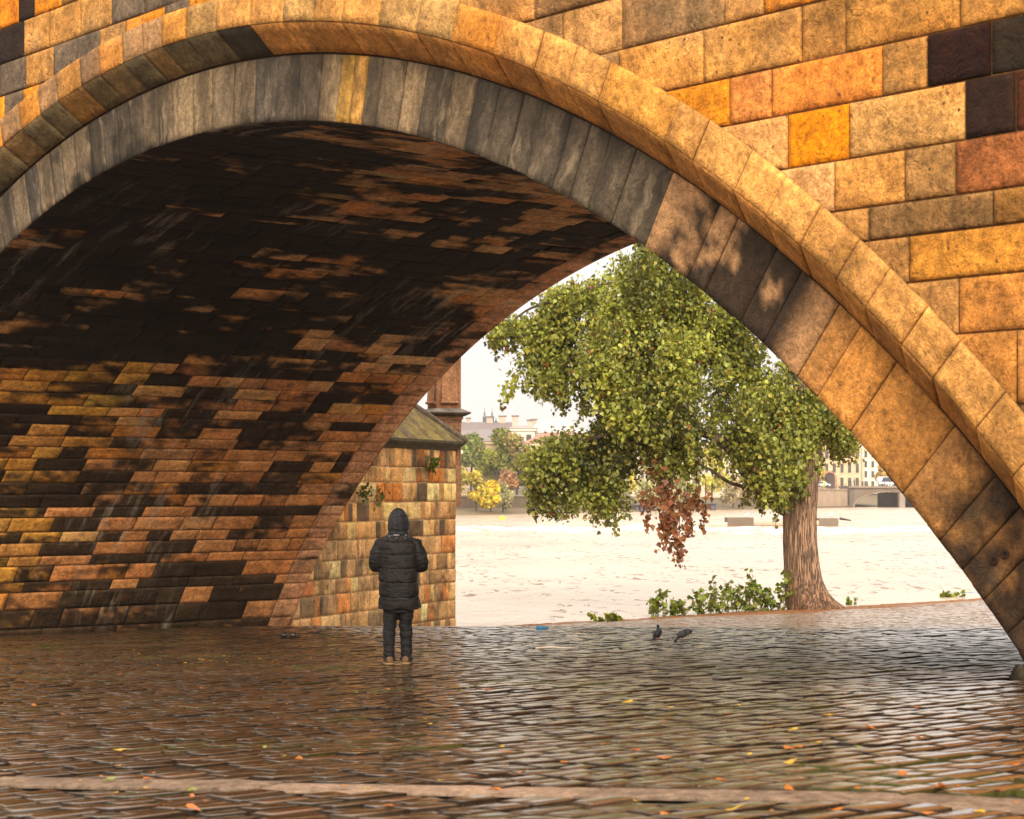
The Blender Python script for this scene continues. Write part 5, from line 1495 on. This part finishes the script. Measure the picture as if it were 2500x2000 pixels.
bg = house('corner_palace', 'far beige ornate town building with rows of tall windows right of the trunk', 'building', 1990, 2102, 1050, 1192, 540, (.60, .42, .26), (.36, .26, .2), 1030, 'hip', 20, (6, 4), (), 0)
house('corner_palace', 'far cream white town building at the edge of the near arch', 'building', 2105, 2190, 1090, 1190, 560, (.78, .68, .50), (.4, .34, .3), 1070, 'hip', 20, (5, 4), (), 0)
pa = Acc(); a = np.linspace(np.pi, 0, 12); cx_, dz_ = at(2025, 0, 539)[0], 539.5
arc = [(cx_ - 1.7, 2.6)] + [(cx_ + 1.7 * math.cos(q), 5.0 + 1.9 * math.sin(q)) for q in a] + [(cx_ + 1.7, 2.6)]
pa.prism(None, [(x_, 539.1, z_) for x_, z_ in arc], [(x_, 539.9, z_) for x_, z_ in arc], (.08, .055, .045)); pt_ = pa.build('portal', M_FAR, bg, False)
pa = Acc(); pa.tube([(x_, 538.9, z_) for x_, z_ in arc], .35, 6, (.42, .20, .11)); pa.build('portal_arch', M_FAR, pt_)

for px_, ytip, h0, lab_ in ((1196, 996, 1034, 'left of two thin green church spires above the grey roofs'), (1211, 1018, 1034, 'shorter dark spire right of the tall green one')):
    p0_ = at(px_, h0 + 4, 640); p1_ = at(px_, ytip, 640); e_ = empty('church_spire', p0_, lab_, 'spire')
    hgt = p1_[2] - p0_[2]; wd = .6 if px_ == 1196 else .4
    for dx in ((-.0,) if px_ != 1196 else (-1.4, .6)):
        ac = Acc(); ac.tube([p0_ + [dx * 1.2, 0, hgt * k] for k in (0, .42, .45, .5, .62, .64, .8, 1.0)], [wd, wd, wd * 1.35, wd * .8, wd * .35, wd * .5, wd * .15, .05], 8, (.13, .15, .13)); ac.build('spire', M_ROOF, e_)
    ac = Acc(); ac.box((p0_[0] - 2.6, 638.5, p0_[2] - 20), (p0_[0] + 2.6, 643, p0_[2] + .3), (.34, .27, .2)); ac.build('tower', M_FAR, e_, False)


def far_tree(px, ybase, ytop, wpx, dep, col, label, n=1500, leaf=.42, name='autumn_tree', trunk=True, squash=1.0):
    p = at(px, ybase, dep); H_ = (ybase - ytop) / F * dep * 1.20; w_ = wpx / F * dep / 1.8
    e_ = empty(name, p, label, 'tree', 'trees on the far bank')
    nb = 11; cl = []
    for i in range(nb):
        th = RNG.uniform(0, 6.28); k = RNG.uniform(.18, 1.0); rr_ = math.sin(math.pi * min(1, k * .72 + .2)) * .62
        cl.append((p + np.array([w_ * rr_ * math.cos(th), w_ * rr_ * math.sin(th), H_ * (.13 + .72 * k)]), w_ * RNG.uniform(.42, .64), RNG.uniform(.7, 1.25)))
    lf = Acc()
    for c_, r_, tn in cl:
        m_ = n // nb; d = RNG.normal(0, 1, (m_, 3)); d /= np.linalg.norm(d, axis=1, keepdims=True)
        Q = c_ + d * (r_ * RNG.uniform(.35, 1.12, m_) ** .6)[:, None] * np.array([1, 1, .85])
        cc = np.array(col) * 1.7 * tn * RNG.uniform(.6, 1.4, m_)[:, None] * (1 + RNG.normal(0, .1, (m_, 3)))
        leaf_mesh(lf, Q, leaf, np.clip(cc, .004, 1), .1, d * 1.2)
    lf.build('crown', M_FARLEAF, e_, False)
    tk_ = Acc(); tk_.tube([p - [0, 0, .6], p + [0, 0, H_ * .3], p + [w_ * .08, 0, H_ * .75]], [max(.18, w_ * .08), max(.14, w_ * .06), .05], 7, (.09, .06, .04))
    for i in range(4):
        c_ = cl[i][0]; tk_.tube([p + [0, 0, H_ * .3], (p + c_) / 2 + [0, 0, H_ * .12], c_], [.12, .08, .03], 5, (.09, .06, .04))
    tk_.build('trunk', M_BARK, e_)


qd = qdepth
far_tree(1150, 1216, 1080, 78, qd(1150) + 34, (.13, .145, .03), 'big dull green tree nearest the pier on the far bank', 2600, .6)
far_tree(1212, 1216, 1060, 92, qd(1212) + 44, (.17, .175, .02), 'largest olive-green tree below the far roofs', 3000, .6)
far_tree(1262, 1216, 1078, 74, qd(1262) + 36, (.16, .13, .025), 'brownish tree right of the largest green far tree', 2200, .6)
far_tree(1320, 1216, 1100, 90, qd(1320) + 40, (.15, .14, .025), 'green-brown far tree half hidden by the branch tip', 2200, .6)
far_tree(1122, 1216, 1148, 40, qd(1122) + 16, (.24, .20, .03), 'yellow-green small tree touching the pier edge on the far bank', 1300, .42)
far_tree(1162, 1253, 1156, 50, qd(1162) + 3, (.30, .24, .02), 'orange-yellow tree standing in front of the left quay wall', 1500, .42)
far_tree(1198, 1257, 1180, 44, qd(1198) + 1.5, (.46, .34, .02), 'bright yellow round tree at the far waterline', 1700, .4)
far_tree(1228, 1257, 1180, 42, qd(1228) + 1.5, (.20, .18, .075), 'grey-olive tree right beside the bright yellow one', 1400, .4)
far_tree(1240, 1215, 1156, 50, qd(1240) + 14, (.24, .12, .05), 'red-brown bush above the quay wall', 1300, .42)
far_tree(1345, 1256, 1205, 38, qd(1345) + 1.5, (.17, .17, .06), 'small grey-green bush under the lowest branch tip', 900, .4)
far_tree(1410, 1240, 1200, 44, qd(1410) + 6, (.42, .34, .03), 'low yellow bush under the branches left of centre', 900, .4)
far_tree(1460, 1245, 1150, 60, qd(1460) + 12, (.20, .18, .04), 'yellow-olive tree behind the lower branch arm', 1300, .45)
far_tree(1522, 1249, 1120, 52, qd(1522) + 3, (.46, .40, .03), 'tall lemon-yellow tree just left of the dead leaves', 1900, .42)
far_tree(1590, 1248, 1150, 70, qd(1590) + 8, (.24, .22, .07), 'pale olive tree behind the dead leaves', 1600, .45)
far_tree(1670, 1248, 1160, 64, qd(1670) + 8, (.26, .25, .08), 'pale green tree right behind the dead leaves', 1500, .45)
far_tree(1738, 1246, 1100, 62, qd(1738) + 4, (.36, .33, .04), 'tall yellow-green tree between dead leaves and trunk', 2000, .45)
far_tree(1790, 1246, 1172, 60, qd(1790) + 3, (.26, .20, .09), 'low beige-olive bush, left of a pair near the trunk', 1400, .42)
far_tree(1855, 1246, 1168, 76, qd(1855) + 3, (.24, .20, .09), 'wide beige-olive bush, right of a pair near the trunk', 1700, .42)
far_tree(2156, 1188, 1138, 36, 525, (.26, .16, .03), 'small orange-brown tree at the far bridge end', 900, .5)
far_tree(1985, 1188, 1120, 50, 500, (.28, .24, .04), 'yellow-green tree just behind the right side of the trunk', 900, .5)

for px0, px1, y0_, y1_, lab_ in ((1718, 1748, 1229, 1245, 'dark boarded riverside kiosk beside the yellow-green far tree'), (1545, 1580, 1232, 1246, 'low dark riverside kiosk behind the dead leaves')):
    d_ = qd(px0) + 2; a = at(px0, y0_, d_); b_ = at(px1, y1_, d_); e_ = empty('river_kiosk', ((a[0] + b_[0]) / 2, d_, b_[2]), lab_, 'kiosk')
    ac = Acc(); ac.box((a[0], d_, b_[2] - .5), (b_[0], d_ + 2, a[2] - .15), (.05, .055, .075)); ac.build('wall', M_FAR, e_, False)
    ac = Acc(); ac.box((a[0] - .2, d_ - .3, a[2] - .147), (b_[0] + .2, d_ + 2.2, a[2]), (.12, .11, .1)); ac.build('roof', M_FAR, e_, False)
    for k in (.25, .6):
        ac = Acc(); x_ = a[0] + (b_[0] - a[0]) * k; ac.box((x_, d_ - .05, b_[2] - .4), (x_ + .7, d_ - .003, a[2] - .5), (.10, .10, .12)); ac.build('shutter', M_FAR, e_, False)


def lamp(px, ybase, ytop, dep, label, globes=1):
    p = at(px, ybase, dep); q = at(px, ytop, dep); e_ = empty('street_lamp', p, label, 'street lamp', 'lamps on the far bank')
    ac = Acc(); ac.tube([p - [0, 0, .5], p + [0, 0, .8], p + [0, 0, 1.0], q], [.16, .14, .08, .06], 8, (.03, .035, .035)); ac.build('post', M_PLAS, e_)
    for i in range(globes):
        x_ = (i - (globes - 1) / 2) * .9; th = np.linspace(0, np.pi, 9); fi = np.linspace(0, 2 * np.pi, 12, endpoint=False); T_, F_ = np.meshgrid(th, fi, indexing='ij')
        S_ = np.stack([np.sin(T_) * np.cos(F_), np.sin(T_) * np.sin(F_), np.cos(T_)], -1) * .34 + q + [x_, 0, .3]
        ac = Acc(); ac.grid(S_.transpose(1, 0, 2), (.8, .78, .74), wrap=True); ac.build('globe', M_PLAS, e_)
        ac = Acc(); ac.tube([q - [0, 0, .2], q + [x_ * .6, 0, -.1], q + [x_, 0, .02]], .04, 5, (.03, .035, .035)); ac.build('arm', M_PLAS, e_)


lamp(1118, 1212, 1109, qd(1118) + 12, 'dark lamp post with two white globes right at the pier edge', 2)
lamp(2035, 1190, 1128, 500, 'slim lamp post in front of the beige far building', 1)
lamp(2107, 1188, 1116, 500, 'taller lamp post between the beige and cream far buildings', 1)
lamp(1168, 1205, 1172, qd(1168) + 10, 'short lamp with one white globe among the yellow far trees', 1)


def car(px, py, dep, label, col, L_=4.2, van=False):
    p = at(px, py, dep); e_ = empty('parked_car' if not van else 'white_van', p, label, 'car' if not van else 'van')
    hh_ = 2.2 if van else 1.45
    pr_ = [(-L_ / 2, .35), (L_ / 2, .35), (L_ / 2, .85), (L_ * .32, .95), (L_ * .2, hh_), (-L_ * (.48 if van else .3), hh_), (-L_ * (.5 if van else .46), .95)]
    ac = Acc(); ac.prism(None, [p + [x_, -.85, z_] for x_, z_ in pr_], [p + [x_, .85, z_] for x_, z_ in pr_], col); ac.build('body', M_PLAS, e_, False)
    wn = [(L_ * .27, 1.0), (L_ * .17, hh_ - .12), (-L_ * .25, hh_ - .12), (-L_ * .36, 1.0)]
    ac = Acc(); ac.prism(None, [p + [x_, -.88, z_] for x_, z_ in wn], [p + [x_, -.856, z_] for x_, z_ in wn], (.05, .05, .06)); ac.build('side_window', M_GLASS, e_, False)
    for x_ in (-L_ * .3, L_ * .3):
        ac = Acc(); ac.tube([p + [x_, -.9, .33], p + [x_, -.8, .33], p + [x_, -.68, .33]], .33, 14, (.02, .02, .02)); ac.build('wheel', M_PLAS, e_)


car(2006, 1190, 505, 'white car parked on the far quay right of the trunk', (.8, .8, .8))
car(2168, 1187, d_b + 6, 'white van crossing the far bridge', (.8, .8, .8), 5.0, True)
# people on the far quay, a few pixels tall
for px_, cc_, lab_ in ((2012, (.55, .75, .05), 'distant person in a bright yellow-green vest on the far quay'), (2073, (.04, .04, .05), 'distant dark figure left on the far bridge'), (2086, (.05, .04, .04), 'distant dark figure second on the far bridge')):
    p = at(px_, 1190, d_b - 1 if px_ < 2050 else d_b + 2); p[2] = 2.25 if px_ < 2050 else fbz
    ac = Acc(); R3 = [ell(0, 0, z_, w_, d_) + p for z_, w_, d_ in ((0.0, .16, .12), (.4, .17, .12), (.85, .2, .14), (1.2, .23, .14), (1.42, .2, .12), (1.48, .07, .07), (1.56, .09, .1), (1.68, .1, .11), (1.77, .05, .05))]
    ac.loft(np.array(R3), cc_); o = ac.build('person', M_PLAS); tag(o, lab_, 'person')

# weir pier, log, gulls, buoy
d_w = 3.70 * F / 85
wp = empty('weir_pier', at(1900, 1283, d_w), 'low timber and concrete weir pier standing in the foaming river', 'weir')
a = at(1776, 1264, d_w); b_ = at(1840, 1285, d_w)
ac = Acc(); ac.box((a[0], d_w, WATER_Z - .3), (b_[0], d_w + 3, a[2]), (.16, .12, .085)); ac.build('left_block', M_FAR, wp, False)
a2 = at(1820, 1272, d_w); b2 = at(2012, 1285, d_w)
ac = Acc(); ac.tube([(a2[0], d_w + .4, a2[2] - .35), (a2[0] + 1, d_w + .4, a2[2] - .3), (b2[0], d_w + .4, a2[2] - .3)], [.2, .36, .36], 14, (.42, .32, .24)); ac.build('rounded_sill', M_FAR, wp)
a3 = at(2000, 1266, d_w); b3 = at(2047, 1285, d_w)
ac = Acc(); ac.box((a3[0], d_w, WATER_Z - .3), (b3[0], d_w + 3, a3[2]), (.17, .13, .095)); ac.build('right_block', M_FAR, wp, False)
ac = Acc(); ac.tube([at(2050, 1266, d_w), at(2060, 1268, d_w), at(2078, 1271, d_w)], [.14, .12, .06], 7, (.06, .045, .03)); tag(ac.build('drift_log', M_BARK), 'dark drift log sticking out from the weir pier', 'log')
a4 = at(1716, 1283, d_w); ac = Acc(); ac.tube([at(1716, 1286, d_w), at(1740, 1281, d_w), at(1775, 1282, d_w)], [.1, .22, .3], 9, (.55, .44, .32)); ac.build('foam_apron', M_FAR, wp)
for px_, lab_ in ((1822, 'white gull perched on the left block of the weir'), (2029, 'white gull perched on the right block of the weir')):
    p = at(px_, 1264, d_w + 1); e_ = empty('gull', p, lab_, 'bird', 'gulls on the weir')
    ac = Acc(); a16 = np.linspace(0, 2 * np.pi, 12, endpoint=False)
    R3 = [np.stack([np.full(12, x_), w_ * np.cos(a16), z_ + w_ * np.sin(a16)], -1) + p for x_, z_, w_ in ((-.28, .30, .02), (-.15, .28, .07), (0, .27, .11), (.12, .30, .09), (.17, .42, .055), (.19, .52, .06), (.25, .53, .03), (.32, .51, .008))]
    ac.loft(np.array(R3), (.8, .8, .8)); ac.build('body', M_PLAS, e_)
    for s_ in (-.04, .04): ac = Acc(); ac.tube([p + [0, s_, .2], p + [0, s_, .1], p + [0, s_, -.02]], .015, 5, (.5, .3, .1)); ac.build('leg', M_PLAS, e_)
p = at(1226, 1267, 3.7 * F / 68); ac = Acc(); th = np.linspace(0, np.pi, 9); fi = np.linspace(0, 2 * np.pi, 14, endpoint=False); T_, F_ = np.meshgrid(th, fi, indexing='ij')
S_ = np.stack([np.sin(T_) * np.cos(F_) * .5, np.sin(T_) * np.sin(F_) * .5, np.cos(T_) * .32], -1) + np.array([p[0], p[1], WATER_Z + .12])
ac.grid(S_.transpose(1, 0, 2), (.75, .58, .02), wrap=True); tag(ac.build('buoy', M_PLAS), 'small yellow buoy floating near the far bank', 'buoy')

# ------------------------------------------------------------------ haze over the river
hm = bpy.data.materials.new('haze'); hm.use_nodes = True; hn = hm.node_tree; hn.nodes.clear()
ho = hn.nodes.new('ShaderNodeOutputMaterial'); hv = hn.nodes.new('ShaderNodeVolumePrincipled'); hn.links.new(hv.outputs[0], ho.inputs['Volume'])
hv.inputs['Color'].default_value = (1.0, .95, .90, 1); hv.inputs['Density'].default_value = HAZE = .0002; hv.inputs['Anisotropy'].default_value = .2
hb_ = Acc(); hb_.box((-3500, -3500, -42), (3500, 3500, 60), (1, 1, 1)); tag(hb_.build('haze', hm, None, False), kind='stuff')

# ------------------------------------------------------------------ light, sky, camera
TO_SUN = Vector((.08, -.80, .46)).normalized()
sun = bpy.data.lights.new('sun', 'SUN'); sun.energy = SUN_E = 2.4; sun.angle = R_(32); sun.color = (1.0, .90, .78)
so_ = bpy.data.objects.new('sun', sun); COL.objects.link(so_); so_.rotation_euler = TO_SUN.to_track_quat('Z', 'Y').to_euler(); so_.location = (-20, -20, 40)
wd = bpy.data.worlds.new('World'); SC.world = wd; wd.use_nodes = True
nt = wd.node_tree; nt.nodes.clear()
out = nt.nodes.new('ShaderNodeOutputWorld'); bgn = nt.nodes.new('ShaderNodeBackground'); nt.links.new(bgn.outputs[0], out.inputs[0])
sky = nt.nodes.new('ShaderNodeTexSky'); sky.sky_type = 'NISHITA'; sky.sun_disc = False
sky.sun_elevation = math.asin(TO_SUN.z); sky.sun_rotation = math.atan2(TO_SUN.x, TO_SUN.y)
hsv = nt.nodes.new('ShaderNodeHueSaturation'); hsv.inputs['Saturation'].default_value = .12; nt.links.new(sky.outputs[0], hsv.inputs['Color'])
tcd = nt.nodes.new('ShaderNodeTexCoord'); sep = nt.nodes.new('ShaderNodeSeparateXYZ'); nt.links.new(tcd.outputs['Generated'], sep.inputs[0])
el = math_(nt, 'MAXIMUM', sep.outputs[2], 0.0)
lum = math_(nt, 'ADD', math_(nt, 'MULTIPLY', el, 10.0), 4.55)      # overcast: zenith about three times the horizon
cl = noise_node(nt, scaled(nt, tcd.outputs['Generated'], (1, 1, 3)), 2.2, 5, .55)
lum = math_(nt, 'MULTIPLY', lum, mapr(nt, cl, .3, .7, .92, 1.08))
cb = nt.nodes.new('ShaderNodeCombineColor')
for i, k in enumerate((1.0, .93, .865)): nt.links.new(math_(nt, 'MULTIPLY', lum, k), cb.inputs[i])
nt.links.new(mixc(nt, .12, cb.outputs[0], hsv.outputs[0]), bgn.inputs[0]); bgn.inputs[1].default_value = .1

cam = bpy.data.cameras.new('camera'); co_ = bpy.data.objects.new('camera', cam); COL.objects.link(co_)
co_.location = (0, 0, CAM_H); co_.rotation_euler = (R_(90), 0, 0)
cam.sensor_width = 36; cam.lens = 36 * F / 2500; cam.shift_y = .08; cam.clip_start = .1; cam.clip_end = 6000
cam.dof.use_dof = True; cam.dof.focus_distance = 34; cam.dof.aperture_fstop = 5.6
SC.camera = co_
vs_ = SC.view_settings; vs_.view_transform = 'Standard'; vs_.look = 'None'; vs_.exposure = 1.05; vs_.gamma = 1.0; vs_.use_curve_mapping = False
SC.cycles.max_bounces = 8; SC.cycles.diffuse_bounces = 4; SC.cycles.glossy_bounces = 4; SC.cycles.transmission_bounces = 4; SC.cycles.use_denoising = True
